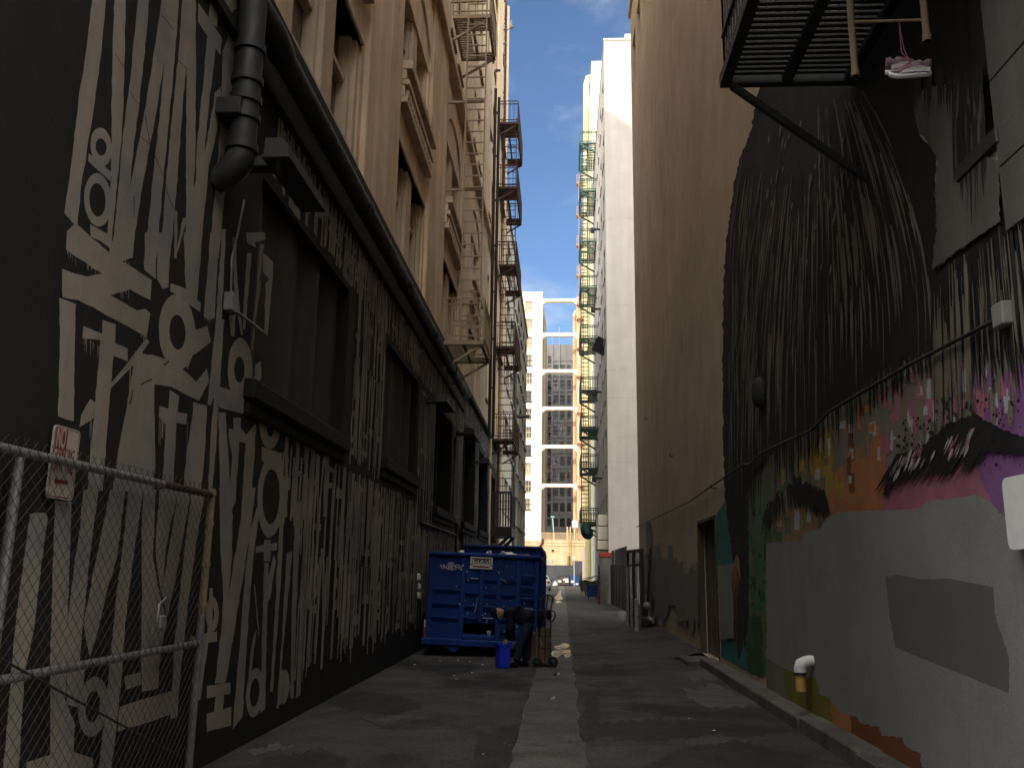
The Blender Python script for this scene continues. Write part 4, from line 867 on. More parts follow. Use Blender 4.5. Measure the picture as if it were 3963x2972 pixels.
for v, a, b in ((848, 2352, 2440), (1180, 2353, 2440), (1430, 2354, 2445), (1540, 2352, 2450), (1690, 2354, 2450), (1788, 2356, 2450), (1956, 2380, 2460), (2045, 2402, 2465)):
    p, q = onY(a, v, Y0-.006), onY(b, v, Y0-.006); x = p.x
    while x < q.x: l = R.uniform(.06, .4); z = p.z+R.uniform(-.02, .02); f.box(x, x+l, Y0-.006, Y0+.01, z-.012, z+.012); x += l+R.uniform(-.0, .12)
p0, p1 = onY(2402, 2010, Y0), onY(2402, 2075, Y0); f.box(p0.x-.015, p0.x+.015, Y0-.007, Y0+.01, p1.z, p0.z); f.build('crack', 'pale_concrete', TW)
f = MB(); f.bbox(onY(2418, 140, Y0+1).x, onY(2418, 140, Y0+1).x+2.2, Y0+1, Y0+3, ht+.1, ht+1.15, .03); f.build('roof_hatch', 'cream_wall', TW)
CB = thing('cream_building', 'taller cream building with a fat drainpipe behind the white tower', 'building', (XT, 80, 0))
w = MB(); w.box(XT-.02, XT+16, 75.02, 92, -.2, 49); w.build('wall', 'cream_wall', CB)
f = MB(); f.tube([(XT-.3, 83.5, 1), (XT-.3, 83.5, 51.6), (XT-.1, 83.5, 52.4), (XT+.4, 83.5, 52.6)], .30, 12); f.tube([(XT-.2, 83.5, 49), (XT+.5, 83.5, 49)], .2, 10); f.build('drainpipe', 'yellow_cream', CB)
MBd = thing('mint_building', 'pale mint green wall behind the green fire escape', 'building', (XT, 100, 0))
w = MB(); w.box(XT+.2, XT+16, 92.02, 112, -.2, 46); w.build('wall', 'mint_wall', MBd)
f = MB(); f.box(XT+.4, XT+15, 112.02, 124, -.2, 50.5); f.tube([(XT+.9, 118, 50.4), (XT+.9, 118, 52.5)], .5, 10); f.build('annex', 'cream_wall', MBd)
f = MB(); f.box(XT-.02, XT+.35, 92.03, 122, -.2, 5.0); lw_ = f.build('pink_base', 'pink_wall', MBd)
f = MB()
for i in range(7): f.box(XT-.06, XT-.03, 94, 100, 2.4+i*.2, 2.5+i*.2)
f.build('louvre', 'black_metal', MBd)
glv = sorted(onX(2306, v, XT).z for v in (552, 752, 958, 1146, 1344, 1544, 1692, 1836, 2034))
escape('green_fire_escape', 'dark green fire escape with nine balconies on the white tower side wall', 'green_metal', XT, XT-1.3, 66.5, 71.5, glv, -1, rail=1.0, slat=.28, ladder=(glv[0], glv[-1]+1, .35), lw=.55)
for z in (8., 14., 20., 26.): f = MB(); f.bar((XT, 60, z), (XT-.5, 60, z), .12); f.bbox(XT-.7, XT-.4, 59.85, 60.15, z-.25, z+.1, .03); f.build('side_lamp', 'black_metal', TW)
# awning window hanging open
f = MB(); p = onX(2325, 1395, XT-.1); f.bar((XT, 55, p.z+.6), (XT-.45, 55.4, p.z-.2), .9, .05, up=(0, 1, 0)); f.build('open_shutter', 'black_metal', TW)
# boxes, dish, bins along the tower foot
t = thing('duct_boxes', 'stack of three beige duct boxes hung on the foot of the white tower', 'duct', (2.3, 53, 3)); xa, xb = onY(2314, 2000, 52.6).x, onY(2353, 2000, 52.6).x
zs = [onY(2330, v, 52.6).z for v in (1990, 2036, 2090, 2128)]
for i in range(3): f = MB(); f.bbox(xa-.02*i, xb+.02*i, 52.6, 55.5, zs[i+1]+.02, zs[i]-.02, .03); f.build('box', 'cream_wall' if i < 3 else 'beige_wall', t)
f = MB(); f.box(xb+.03, XT, 52.65, 55.2, zs[3], zs[0]); f.build('back_frame', 'rust_metal', t)
t = thing('red_beam', 'red steel beam on a grey concrete pier at the foot of the white tower', 'pier', (2.3, 52, 0)); f = MB(); z = onY(2330, 2146, 51.5).z
f.bbox(onY(2320, 2146, 51.5).x, XT+.3, 51.4, 52.0, z-.12, z+.12, .01); f.build('beam', 'red_paint', t); f = MB(); f.bbox(onY(2322, 2200, 51.5).x, XT+.25, 51.45, 52.05, -.1, z-.125, .02); f.build('pier', 'stone_grey', t)
t = thing('dark_post', 'thin dark red post standing beside the small blue bin', 'post', onZ(2319, 2338)); p = onZ(2319, 2338); f = MB(); f.bbox(p.x-.05, p.x+.05, p.y-.05, p.y+.05, -.05, .95, .01); f.build('lower_part', 'dark_red', t); f = MB(); f.bbox(p.x-.051, p.x+.051, p.y-.051, p.y+.051, .955, 2.1, .01); f.build('upper_part', 'black_metal', t)
t = thing('satellite_dish', 'dark green hood hanging under the lowest green balcony', 'hood', (1.6, 66, 4)); f = MB(); p = onY(2266, 2045, 66)
tf = Matrix.Translation(p) @ Matrix.Rotation(-.35, 4, 'Y') @ Matrix.Diagonal((.62, 1.1, 1.5, 1)) @ Matrix.Rotation(.5, 4, 'X'); f.lathe([(.0, .25), (.35, .2), (.6, .05), (.72, -.25), (.70, -.25), (.55, .0), (.3, .15), (0, .2)], tf, 18); f.build('bowl', 'green_metal', t); f = MB(); f.bar(p, (XT, 66, p.z+.3), .08); f.build('arm', 'black_metal', t)
# ------------------------------------------------------------------ black side-yard gate and the rusty posts by it
t = thing('side_yard_fence', 'tall black board fence closing the yard between the tan building and the white tower', 'fence', (2.9, 46, 0))
pa, pb = Vector((2.96, 41.1, 0)), Vector((2.72, 51.3, 0)); f = MB(); n = 34; d = (pb-pa)/n
for i in range(n):
    a = pa+d*i; hgt = 2.15+R.uniform(-.04, .04)+(.0 if i > 4 else -.1); f.bbox(a.x-.03, a.x+.03, a.y+.02, a.y+d.y-.02, .02, hgt, .008)
f.build('boards', 'black_metal', t)
f = MB()
for i in (3, 6, 9, 14, 20, 27): 
    a = pa+d*i; f.bar((a.x, a.y, 0), (a.x, a.y, 2.9), .09); f.bar((a.x, a.y+1.1, 2.1), (a.x, a.y+1.1, 2.9), .09); f.bar((a.x, a.y, 2.88), (a.x, a.y+1.1, 2.88), .08)
f.build('frame', 'black_metal', t)
f = MB(); f.box(2.5, 12, 51.6, 51.9, 0, 1.3); f.build('far_ledge', 'grey_white', t)
gp = onZ(2462, 2443); t = thing('open_gate_leaf', 'black gate frame folded open beside two pale posts at the end of the tan building', 'gate', gp)
x0, y0 = gp.x, gp.y; ztop = onY(2450, 2122, y0+3).z
f = MB()
for (x, y) in ((x0+.02, y0+3.2), (x0+.12, y0+2.0), (x0+.30, y0+1.0)): f.bar((x, y, 0), (x, y, ztop-.1), .10)
f.bar((x0+.02, y0+3.2, ztop-.1), (x0+.3, y0+1.0, ztop-.1), .09); f.bar((x0+.02, y0+3.2, .35), (x0+.3, y0+1.0, .35), .09); f.bar((x0+.02, y0+3.2, ztop-.55), (x0+.3, y0+1., ztop-.55), .07); f.build('leaf', 'black_metal', t)
f = MB()
for i in range(1, 10): q = i/10; f.bar((x0+.02+.28*q, y0+3.2-2.2*q, .35), (x0+.02+.28*q, y0+3.2-2.2*q, ztop-.1), .035)
f.build('bars', 'black_metal', t)
for lab, px, py, vt in (('pale grey square post in front of the open black gate, left one', 2447, 2424, 2308), ('pale grey square post in front of the open black gate, right one', 2464, 2446, 2318)):
    p = onZ(px, py); f = MB(); zt = onY(px, vt, p.y).z; f.bbox(p.x-.055, p.x+.055, p.y-.055, p.y+.055, -.05, zt, .01); one(f, 'bollard', 'bollard_paint', lab, 'bollard', 'pale posts by the open gate')
f = MB(); f.tube([(x0-.05, y0+2.6, 0), (x0-.05, y0+2.6, ztop-.6)], .05, 8); one(f, 'pale_pole', 'bollard_paint', 'tall thin pale pole standing behind the two pale posts', 'pole')
t = thing('gas_meter', 'round white gas meter with pipes at the corner of the tan building', 'meter', (XR-.2, y0+1.2, .2)); p = onX(2502, 2343, XR-.25); f = MB(); f.lathe([(0, .0), (.10, .0), (.115, .04), (.108, .10), (0, .12)], Matrix.Translation(p) @ Matrix.Rotation(math.pi/2+.0, 4, 'X') @ Matrix.Rotation(0, 4, 'Z'), 20); f.build('dial', 'bollard_paint', t)
f = MB(); f.tube([p+Vector((.05, .05, .05)), (XR-.1, p.y+.1, 2.4)], .04, 8); f.tube([p+Vector((0, .06, -.1)), (p.x, p.y+.05, .3), (p.x+.1, p.y-.5, .25)], .05, 8); f.bbox(p.x-.18, p.x+.22, p.y-.5, p.y+.25, .1, .38, .04); f.build('pipework', 'black_metal', t)
f = MB(); f.tube([p+Vector((.02, -.45, -.35)), p+Vector((.1, -.8, -.42))], .06, 10); f.build('valve', 'bollard_paint', t)
# ------------------------------------------------------------------ far end of the alley
YP = 131.
PD = thing('podium_wall', 'sunlit tan two storey wall closing the far end of the alley, dark grey at the bottom', 'wall', (0, YP, 0))
zt, zg = 6.45, 2.9; w = MB(); w.box(-30, 30, YP, YP+45, zg, zt); w.build('upper_wall', 'podium_tan', PD)
w = MB(); w.box(-30, 30, YP-.05, YP+44, -.2, zg-.004); cl, cr_ = onY(2196, 2150, YP), onY(2208, 2150, YP); w.box(cl.x, cr_.x, YP-.05, YP+.02, zg, cl.z); c2 = onY(2216, 2170, YP); w.box(c2.x, 6, YP-.05, YP+.02, zg, c2.z); w.build('grey_base', 'podium_grey', PD)
f = MB(); a, b = onY(2114, 2180, YP), onY(2142, 2165, YP); f.box(a.x-1, b.x, YP-.03, YP+.02, a.z, b.z); f.build('grey_patch', 'pale_concrete', PD)
f = MB(); a, b = onY(2086, 2120, YP), onY(2100, 2100, YP); f.tube([(a.x, YP-.15, a.z), (b.x, YP-.15, b.z), (b.x, YP-.15, b.z+.6)], .16, 8); p = onY(2139, 2130, YP-.1); f.bbox(p.x-.15, p.x+.15, YP-.2, YP, p.z-.15, p.z+.15, .02); f.build('pipe_fitting', 'rust_metal', PD)
for v in (2097, 2109): f = MB(); z = onY(2100, v, YP).z; f.box(-30, 30, YP-.10, YP, z-.06, z+.06); f.build('string_course', 'podium_tan', PD)
t = thing('roof_ladder', 'ladder up the sunlit tan wall at the far end', 'ladder', (.9, YP-.3, 1)); f = MB(); xa, xb = onY(2199, 2100, YP-.3).x, onY(2209, 2100, YP-.3).x
for x in (xa, xb): f.bar((x, YP-.3, zg), (x, YP-.3, zt+1.6), .07)
for k in range(15): z = zg+.3+k*.33; f.bar((xa, YP-.3, z), (xb, YP-.3, z), .05)
f.build('rails_and_rungs', 'yellow_pipe', t)
t = thing('roof_railing', 'tan picket railing with dry plants along the top of the far tan wall', 'fence', (-.5, YP, zt)); f = MB(); zr = onY(2160, 2061, YP).z; x = -3.2
while x < 2.2: f.box(x-.03, x+.03, YP+.1, YP+.14, zt, zr); x += .155
f.build('pickets', 'podium_tan', t); f = MB(); f.box(-3.2, 2.2, YP+.09, YP+.15, zr-.06, zr+.0); f.box(-3.2, 2.2, YP+.09, YP+.15, zt+.1, zt+.16)
for x in (onY(2195, 2050, YP).x, onY(2207, 2050, YP).x, onY(2143, 2050, YP).x): f.box(x-.08, x+.08, YP+.05, YP+.2, zt, zr+(.9 if x > .3 else .1))
f.build('rail', 'podium_tan', t); f = MB()
for i in range(170): x = R.uniform(-3.1, 1.9); a = Vector((x, YP+.4, zr-.3)); f.bar(a, a+Vector((R.uniform(-.3, .3), R.uniform(-.1, .1), R.uniform(.3, .62))), .03)
f.build('dry_plants', 'wood_brown', t)
p0, p1 = onY(2145, 2088, YP+1), onY(2139, 2003, YP+1); t = thing('lamp_post', 'thin pale blue lamp post standing behind the roof railing', 'street lamp', (p0.x, YP+1, zt)); f = MB(); f.tube([(p0.x, YP+1, zt), (p1.x, YP+1, p1.z)], .08, 8); f.build('pole', 'teal_metal', t); f = MB(); f.bbox(p1.x-.3, p1.x+.25, YP+.7, YP+1.2, p1.z, p1.z+.2, .05); f.build('lamp_head', 'teal_metal', t)
p = onY(2222, 2035, YP+.5); t = thing('roof_unit', 'white air conditioner box on a stand above the far tan wall', 'air conditioner', p); f = MB(); f.bbox(p.x-.3, p.x+.55, YP+.2, YP+1.2, p.z-.3, p.z+.75, .05); f.build('cabinet', 'white_paint', t); f = MB()
for dx in (-.4, -.1, .25, .5): f.bar((p.x+dx, YP+.5, p.z-.3), (p.x+dx*.8, YP+.5, zt), .07)
f.build('stand', 'black_metal', t)
FW = thing('far_white_building', 'sunlit white building with one column of windows at the far end on the left', 'building', (-5, YP+2, zt)); YW = YP+2.; xr = onY(2097, 1500, YW).x; hw = onY(2060, 1138, YW).z; wx0, wx1 = onY(2031, 1300, YW).x, onY(2060, 1300, YW).x; holes = []
for v in range(12):
    za, zb = onY(2045, 1206+v*69.6, YW).z, onY(2045, 1164+v*69.6, YW).z
    if za > zt+.4:
        holes.append((wx0, wx1, za, zb, .3)); holes.append((wx0-3.4, wx1-3.4, za, zb, .3))
w = MB(); grid_wall(w, PY(YW), -40, xr, zt-.1, hw, holes); w.face([(xr, YW, zt-.1), (xr, YW+26, zt-.1), (xr, YW+26, hw), (xr, YW, hw)]); w.face([(-40, YW, hw), (xr, YW, hw), (xr, YW+26, hw), (-40, YW+26, hw)]); w.build('wall', 'far_white', FW)
f = MB(); f.box(-40, xr+.06, YW-.12, YW+.3, hw, hw+.3); f.build('coping', 'cream_wall', FW)
for h in holes:
    f = MB(); f.face([(h[0], YW+.28, h[2]), (h[1], YW+.28, h[2]), (h[1], YW+.28, h[3]), (h[0], YW+.28, h[3])]); wf = f.build('window', R.choice(['blind', 'blind', 'far_glass']), FW)
    f = MB(); zm = (h[2]+h[3])/2
    for q in range(1, 3): x = h[0]+(h[1]-h[0])*q/3; f.box(x-.035, x+.035, YW+.2, YW+.26, h[2], h[3])
    f.box(h[0], h[1], YW+.19, YW+.25, zm-.05, zm+.05); f.box(h[0]-.12, h[1]+.12, YW-.12, YW+.2, h[2]-.15, h[2]-.002); f.build('frame', 'rust_metal' if R.random() < .3 else 'podium_tan', wf)
for yy, rr in ((YW+4, .22), (YW+9, .22), (YW+14, .2)):
    f = MB(); f.tube([(xr+.25, yy, zt), (xr+.25, yy, hw-1.5-R.uniform(0, 2)), (xr, yy, hw-1.2)], rr, 8); f.build('drainpipe', 'pale_concrete', FW)
FO = thing('far_orange_building', 'orange and cream weathered building at the far end on the right', 'building', (5, YP+2, 0)); xl = onY(2232, 1500, YW).x
w = MB(); x1 = onY(2262, 1500, YW).x; w.box(x1, 40, YW-.02, YW+22, zt-.1, 57); w.box(xl, x1-.003, YW, YW+22, zt-.1, 44.4); w.build('wall', 'far_orange', FO)
f = MB(); f.tube([(xl-.25, YW+5, zt), (xl-.25, YW+5, 43), (xl, YW+5, 43.6)], .3, 8); f.tube([(xl-.2, YW+11, zt), (xl-.2, YW+11, 40)], .25, 8); f.build('drainpipe', 'far_orange', FO)
x1 = onY(2262, 1500, YW).x; olv = sorted(onY(2245, v, YW-2).z for v in (700, 824, 940, 1058, 1168, 1225, 1340, 1450, 1590, 1710, 1875, 2010))
OF = thing('orange_fire_escape', 'orange fire escape with a long ladder on the far right building', 'fire escape', (2.6, YW-1.5, 8))
for z in olv:
    f = MB(); f.box(xl+.02, x1, YW-1.5, YW, z-.18, z); f.build('platform', 'orange_metal', OF)
    f = MB(); 
    for i in range(6): x = xl+.05+i*(x1-xl-.1)/5; f.bar((x, YW-1.5, z), (x, YW-1.5, z+1.3), .05)
    f.bar((xl+.02, YW-1.5, z+1.3), (x1, YW-1.5, z+1.3), .07); f.bar((xl+.02, YW-1.5, z+.8), (x1, YW-1.5, z+.8), .04); f.bar((xl+.1, YW-1.5, z-.1), (x1-.1, YW-1.2, z-1.2), .08); f.build('railing', 'orange_metal', OF)
f = MB(); xa, xb = xl+.35, x1-.15
for x in (xa, xb): f.bar((x, YW-1.4, 7), (x, YW-1.4, olv[-1]+.5), .05)
z = 7.
while z < olv[-1]: f.bar((xa, YW-1.4, z), (xb, YW-1.4, z), .045); z += .62
f.build('ladder', 'orange_metal', OF)
for i, v in enumerate((1159, 1292, 1433.6, 1578, 1726.6, 1877)):
    z = onY(2160, v, YW).z; f = MB(); f.box(xr-.01, xl+.01, YW+.3, YW+1.1, z-.24, z+.24)
    for x, s in ((xr, 1), (xl, -1)): f.raw([(x, YW+.3, z-.24), (x+s*.6, YW+.3, z-.24), (x, YW+.3, z-.75), (x, YW+1.1, z-.24), (x+s*.6, YW+1.1, z-.24), (x, YW+1.1, z-.75)], [(0, 1, 2), (3, 4, 5), (1, 2, 5, 4), (0, 1, 4, 3), (0, 2, 5, 3)])
    one(f, 'bracing_beam', 'far_white', ['topmost', 'second from the top', 'third from the top', 'third from the bottom', 'second from the bottom', 'lowest'][i]+' of the pale beams spanning the alley between the far buildings', 'beam', 'beams bracing the far buildings')
DK = thing('dark_tower', 'dark grey apartment tower with many windows seen between the far buildings', 'building', (-.7, 170, 0)); YD = 170.; hd = 46.4; holes = []
cols = [(2119, 2134), (2141, 2161), (2167, 2187), (2195, 2210)]; kk = []
for j in range(12):
    for i, (a, b) in enumerate(cols):
        vb, vt = 1506+59.2*(j-2), 1472+59.2*(j-2)
        if i == 0: kk.append((a, b, vb-38, vt-34)); kk.append((a, b, vb-4, vt+2)); 
        else: kk.append((a, b, vb, vt))
for a, b, vb, vt in kk:
    p, q = onY(a, vb, YD), onY(b, vt, YD)
    if p.z > 1 and q.z < hd-1.2: holes.append((onY(a, 1700, YD).x, onY(b, 1700, YD).x, p.z, q.z, .3))
w = MB(); grid_wall(w, PY(YD), -16, 14, -.2, hd, holes); w.box(-16, 14, YD+.5, YD+14, 0, hd); w.build('wall', 'far_dark', DK)
for h in holes:
    f = MB(); f.face([(h[0], YD+.28, h[2]), (h[1], YD+.28, h[2]), (h[1], YD+.28, h[3]), (h[0], YD+.28, h[3])]); wf = f.build('window', R.choice(['far_glass', 'far_glass', 'dark_glass', 'dark_glass', 'blind']), DK)
    f = MB(); zm = (h[2]+h[3])/2; xm = (h[0]+h[1])/2; f.box(xm-.05, xm+.05, YD+.18, YD+.24, h[2], h[3]); f.box(h[0]+.001, h[1]-.001, YD+.16, YD+.26, zm-.05, zm+.05); f.build('frame', 'black_metal', wf)
f = MB()
for j in range(13): z = onY(2160, 1514+59.2*(j-2), YD).z; f.box(onY(2138, 1500, YD).x, 10, YD-.12, YD, z-.12, z+.08)
x = onY(2190, 1500, YD).x; f.box(x-.18, x+.18, YD-.10, YD, 3, hd); x = onY(2137, 1500, YD).x; f.box(x-.16, x+.16, YD-.14, YD, 3, hd); f.build('bands', 'far_dark', DK)
f = MB(); x = onY(2165, 1340, YD-.3).x; f.tube([(x, YD-.3, 34.), (x, YD-.3, 50)], .10, 8); x = onY(2137, 1320, YD).x; f.bar((x, YD+1, hd), (x, YD+1, hd+2.2), .1); f.build('flue', 'galvanised', DK)
# ------------------------------------------------------------------ roll-off containers
def container(label, xa, xb, y0, ln, z0, z1, roll, deep=True, signs=False):
    t = thing('roll_off_container', label, 'dumpster', ((xa+xb)/2, y0, 0), 'blue roll-off containers'); W = xb-xa; H = z1-z0; cx = (xa+xb)/2
    tf = Matrix.Translation((cx, y0, z0)) @ Matrix.Rotation(roll, 4, 'Y') @ Matrix.Translation((-W/2, 0, 0))
    hx0, hx1, hz0, hz1 = .335*W, .625*W, .045*H, .19*H
    f = MB(); th = .03; P = lambda a, z, d: tf @ Vector((a, d, z))
    grid_wall(f, P, 0, W, 0, H, [(hx0, hx1, hz0+.06, hz1+.02, .45)])
    f.raw([tf @ Vector(q) for q in ((0, 0, 0), (0, ln, 0), (0, ln, H), (0, 0, H), (W, 0, 0), (W, ln, 0), (W, ln, H), (W, 0, H), (.06, .06, H), (.06, ln-.06, H), (W-.06, ln-.06, H), (W-.06, .06, H), (.06, .06, H-.5), (.06, ln-.06, H-.5), (W-.06, ln-.06, H-.5), (W-.06, .06, H-.5))],
          [(0, 1, 2, 3), (4, 7, 6, 5), (1, 5, 6, 2), (0, 4, 5, 1), (3, 2, 9, 8), (2, 6, 10, 9), (6, 7, 11, 10), (7, 3, 8, 11), (8, 9, 13, 12), (9, 10, 14, 13), (10, 11, 15, 14), (11, 8, 12, 15), (12, 13, 14, 15)])
    f.build('body', 'container_blue', t)
    f = MB(); f.raw([P(hx0, hz0+.06, .44), P(hx1, hz0+.06, .44), P(hx1, hz1+.02, .44), P(hx0, hz1+.02, .44)], [(0, 1, 2, 3)]); f.build('hatch_recess', 'container_inside', t)
    f = MB(); B = lambda a0, a1, b0, b1, d=.05, c=.012: f.bbox(a0, a1, -d, -.0005, b0, b1, c, tf)
    ribs = [0, .315, .485, .645, .815, 1.0]; rw = .045
    for r_ in ribs: a = min(max(r_*W-rw*W/2, 0), W-rw*W); B(a, a+rw*W, (.215*H if r_ == .485 else .02), H-.10, .055)
    f.build('front_ribs', 'container_blue', t)
    f = MB()
    for c in range(5):
        a0, a1 = ribs[c]*W+rw*W*.55+(.02*W if c == 0 else 0), ribs[c+1]*W-rw*W*.55-(.03*W if c == 4 else 0); zs = (.145, .27, .40, .55, .715) if c else (.26, .42, .58)
        if c in (1, 2): zs = (.27, .40, .55, .715)
        for z in zs:
            z = z*H+(.02*H*c*.0); f.raw([tf @ Vector(q) for q in ((a0, -.0006, z-.10), (a1, -.0006, z-.10), (a1, -.045, z-.022), (a0, -.045, z-.022), (a0, -.045, z), (a1, -.045, z), (a1, -.001, z+.006), (a0, -.001, z+.006))], [(0, 1, 2, 3), (3, 2, 5, 4), (4, 5, 6, 7), (0, 3, 4, 7), (1, 6, 5, 2)])
    f.build('front_ledges', 'container_blue', t)
    f = MB(); f.bbox(-.03, W+.03, -.075, .06, H-.065, H+.012, .02, tf); f.bbox(W-.055, W+.035, .07, ln, H-.11, H+.012, .02, tf); f.bbox(-.035, .055, .07, ln, H-.11, H+.012, .02, tf); f.bbox(-.03, W+.03, ln-.05, ln+.05, H-.11, H+.014, .02, tf); f.build('top_rim', 'container_blue', t)
    f = MB(); f.bbox(-.06, W+.02, -.14, .02, -.10, .035, .02, tf); f.bbox(hx0, hx1, -.12, .0, .036, hz0+.05, .015, tf)
    f.raw([tf @ Vector(q) for q in ((.16*W, -.10, -.1), (.32*W, -.10, -.1), (.28*W, -.1, -.22), (.24*W, -.1, -.20), (.16*W, -.02, -.1), (.32*W, -.02, -.1), (.28*W, -.02, -.22), (.24*W, -.02, -.20))], [(0, 1, 2, 3), (4, 7, 6, 5), (1, 5, 6, 2), (3, 2, 6, 7), (0, 3, 7, 4)]); f.build('bumper', 'container_blue', t)
    f = MB()
    for i in range(int(ln/.55)): y = .3+i*.55; f.bbox(W+.0005, W+.06, y, y+.11, .02, H-.10, .012, tf); f.bbox(-.06, -.0005, y, y+.11, .02, H-.1, .012, tf)
    f.bbox(W+.0005, W+.05, .1, ln, H*.48, H*.52, .01, tf); f.build('side_ribs', 'container_blue', t)
    f = MB(); x0 = .84*W
    for z in (.63, .76, .50, .37): f.bbox(x0, x0+.135*W, -.11, -.05, z*H, z*H+.03, .008, tf)
    f.build('ladder_rungs', 'container_blue', t)
    for x in (.02*W, .86*W):
        f = MB(); wz = -z0-.03; r_ = .17; f.lathe([(0, -.11), (r_*.9, -.11), (r_, -.09), (r_, .09), (r_*.9, .11), (0, .11)], Matrix.Translation((cx-W/2+x+.1, y0+.35, r_)) @ Matrix.Rotation(math.pi/2, 4, 'Y'), 20); wh = f.build('wheel', 'black_metal', t)
        f = MB(); f.bbox(cx-W/2+x-.05, cx-W/2+x+.25, y0+.2, y0+.5, r_+.02, z0-.02, .02); f.build('wheel_bracket', 'container_blue', wh)
    for x in (.28, .72): f = MB(); f.bbox(cx-W/2+x*W-.08, cx-W/2+x*W+.08, y0+.15, y0+ln-.1, .12, z0-.11, .01); f.build('skid', 'black_metal', t)
    if signs:
        TT = lambda x, z, d=.058: tf @ Vector((x*W, -d, z*H))
        u, v = (tf.to_3x3() @ Vector((1, 0, 0))), (tf.to_3x3() @ Vector((0, 0, 1)))
        S4 = lambda px, py: ((px-145-(py-225)*-.04)/1185, 1-(py-228-(px-145)*.051)/940)  # photo crop -> face fractions
        f = MB(); a, b, c, d = [TT(*S4(*q), .062) for q in ((597, 278), (818, 287), (812, 404), (590, 394))]; f.bbox(.372*W, .575*W, -.0605, -.0, .825*H, .975*H-.02, .002, tf); dec = f.build('decal', 'grey_white', t)
        def line(mb, pts, w_, d=.0615):
            for p, q in zip(pts, pts[1:]):
                p2, q2 = Vector(p), Vector(q); n = Vector((-(q2-p2).y, (q2-p2).x)).normalized()*w_/2; e = (q2-p2).normalized()*w_*.3
                o = [p2-e+n, q2+e+n, q2+e-n, p2-e-n]; mb.raw([tf @ Vector((k.x, -d, k.y)) for k in o], [(0, 1, 2, 3)])
        D_ = lambda x, y: (.372*W+x*.203*W, .825*H+(1-y)*(.15*H-.02))
        f = MB(); line(f, [D_(.0, .665), D_(.13, .66)], .018); line(f, [D_(.87, .70), D_(1., .705)], .018); line(f, [D_(.10, .14), D_(.92, .15), D_(.94, .54), D_(.09, .52), D_(.10, .14)], .014, .0612)
        for P_ in ([(.21, .42), (.215, .2), (.31, .42), (.315, .2)], [(.37, .2), (.43, .42), (.50, .2)], [(.405, .3), (.47, .3)], [(.67, .22), (.585, .22), (.68, .41), (.55, .41)], [(.71, .43), (.775, .22), (.83, .44)]): line(f, [D_(*q) for q in P_], .021, .0621)
        f.build('decal_print', 'black_metal', dec)
        f = MB(); line(f, [D_(.15, .80), D_(.83, .83)], .03, .0614); line(f, [D_(.13, .19), D_(.89, .20)], .01, .0616); f.build('decal_print', 'sign_red', dec)
        T_ = lambda px, py: ((.04+.30*(px/1210.))*W, (.99-.225*(py/850.))*H)
        f = MB()
        for P_ in ([(245, 530), (275, 605)], [(285, 515), (312, 590)], [(410, 530), (375, 485), (350, 560), (365, 610), (430, 575)], [(400, 560), (330, 670), (300, 665), (290, 640)], [(365, 600), (430, 665), (480, 560), (540, 520), (575, 570), (545, 650), (490, 660), (470, 600), (500, 540)], [(590, 680), (600, 530), (660, 650), (640, 500)], [(680, 600), (650, 640), (840, 690), (800, 510), (720, 510), (665, 570), (760, 560)], [(800, 620), (830, 510), (930, 495), (960, 560), (900, 605), (850, 570)], [(880, 590), (1045, 715), (1005, 545)], [(1060, 465), (1045, 530)], [(1098, 480), (1085, 550)], [(520, 705), (620, 695), (735, 725)], [(520, 455), (560, 420), (680, 405), (750, 425), (690, 455), (590, 470), (525, 455)]):
            line(f, [T_(*q) for q in P_], .0125, .0602 if P_[0][0] > 300 else .0608)
        f.build('scrawled_tag', 'grey_white', t)
        f = MB(); f.bbox(-.035, -.002, -.06, .02, .01*H, .135*H, .003, tf); f.build('reflector_red', 'red_paint', t); f = MB(); f.bbox(-.035, -.002, -.06, .02, .137*H, .215*H, .003, tf); f.build('reflector_white', 'grey_white', t)
        f = MB()
        for i in range(46): x, z = R.choice(ribs[1:5])*W+R.uniform(-.15, .15), R.uniform(.04, .95)*H; s = R.uniform(.004, .013); f.raw([tf @ Vector((x+s*a, -.0585, z+s*b*R.uniform(.5, 1.5))) for a, b in ((-1, -1), (1, -.8), (.8, 1), (-.7, .7))], [(0, 1, 2, 3)])
        for c in (1, 2, 3, 4, 4, 3):  # highlights on the ledge edges, painted as pale strips; specks above are chips
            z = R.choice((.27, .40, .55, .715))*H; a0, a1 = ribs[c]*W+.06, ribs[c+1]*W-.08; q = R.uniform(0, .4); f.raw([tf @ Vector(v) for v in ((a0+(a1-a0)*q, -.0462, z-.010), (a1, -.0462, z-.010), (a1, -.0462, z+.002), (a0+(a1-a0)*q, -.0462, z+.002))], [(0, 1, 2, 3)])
        f.build('chips_and_glints', 'grey_white', t)
        f = MB(); f.tube([tf @ Vector((.455*W, -.07, .50*H)), tf @ Vector((.45*W, -.075, .40*H)), tf @ Vector((.44*W, -.075, .33*H))], [.008, .012, .022], 8); f.build('latch_rope', 'cardboard', t)
    return t, tf, W, H
cxL, cxR = onZ(1640, 2535).x, onY(2078, 2300, 17.95).x
zb, ztp = onY(1640, 2478, 17.95).z, onY(1860, 2143, 17.95).z
_, ctf, CW, CH = container('nearer blue roll-off container with a white decal and scrawled tag, trash heaped inside', cxL+.02, cxR, 17.95, 5.2, zb, ztp, .030, signs=True)
x2a, x2b = onY(1795, 2100, 24.2).x, onY(2112, 2124, 29.7).x-.06
container('taller blue roll-off container standing behind the nearer one', x2a, x2b, 24.2, 5.5, .36, onY(1950, 2112, 24.2).z, .02)
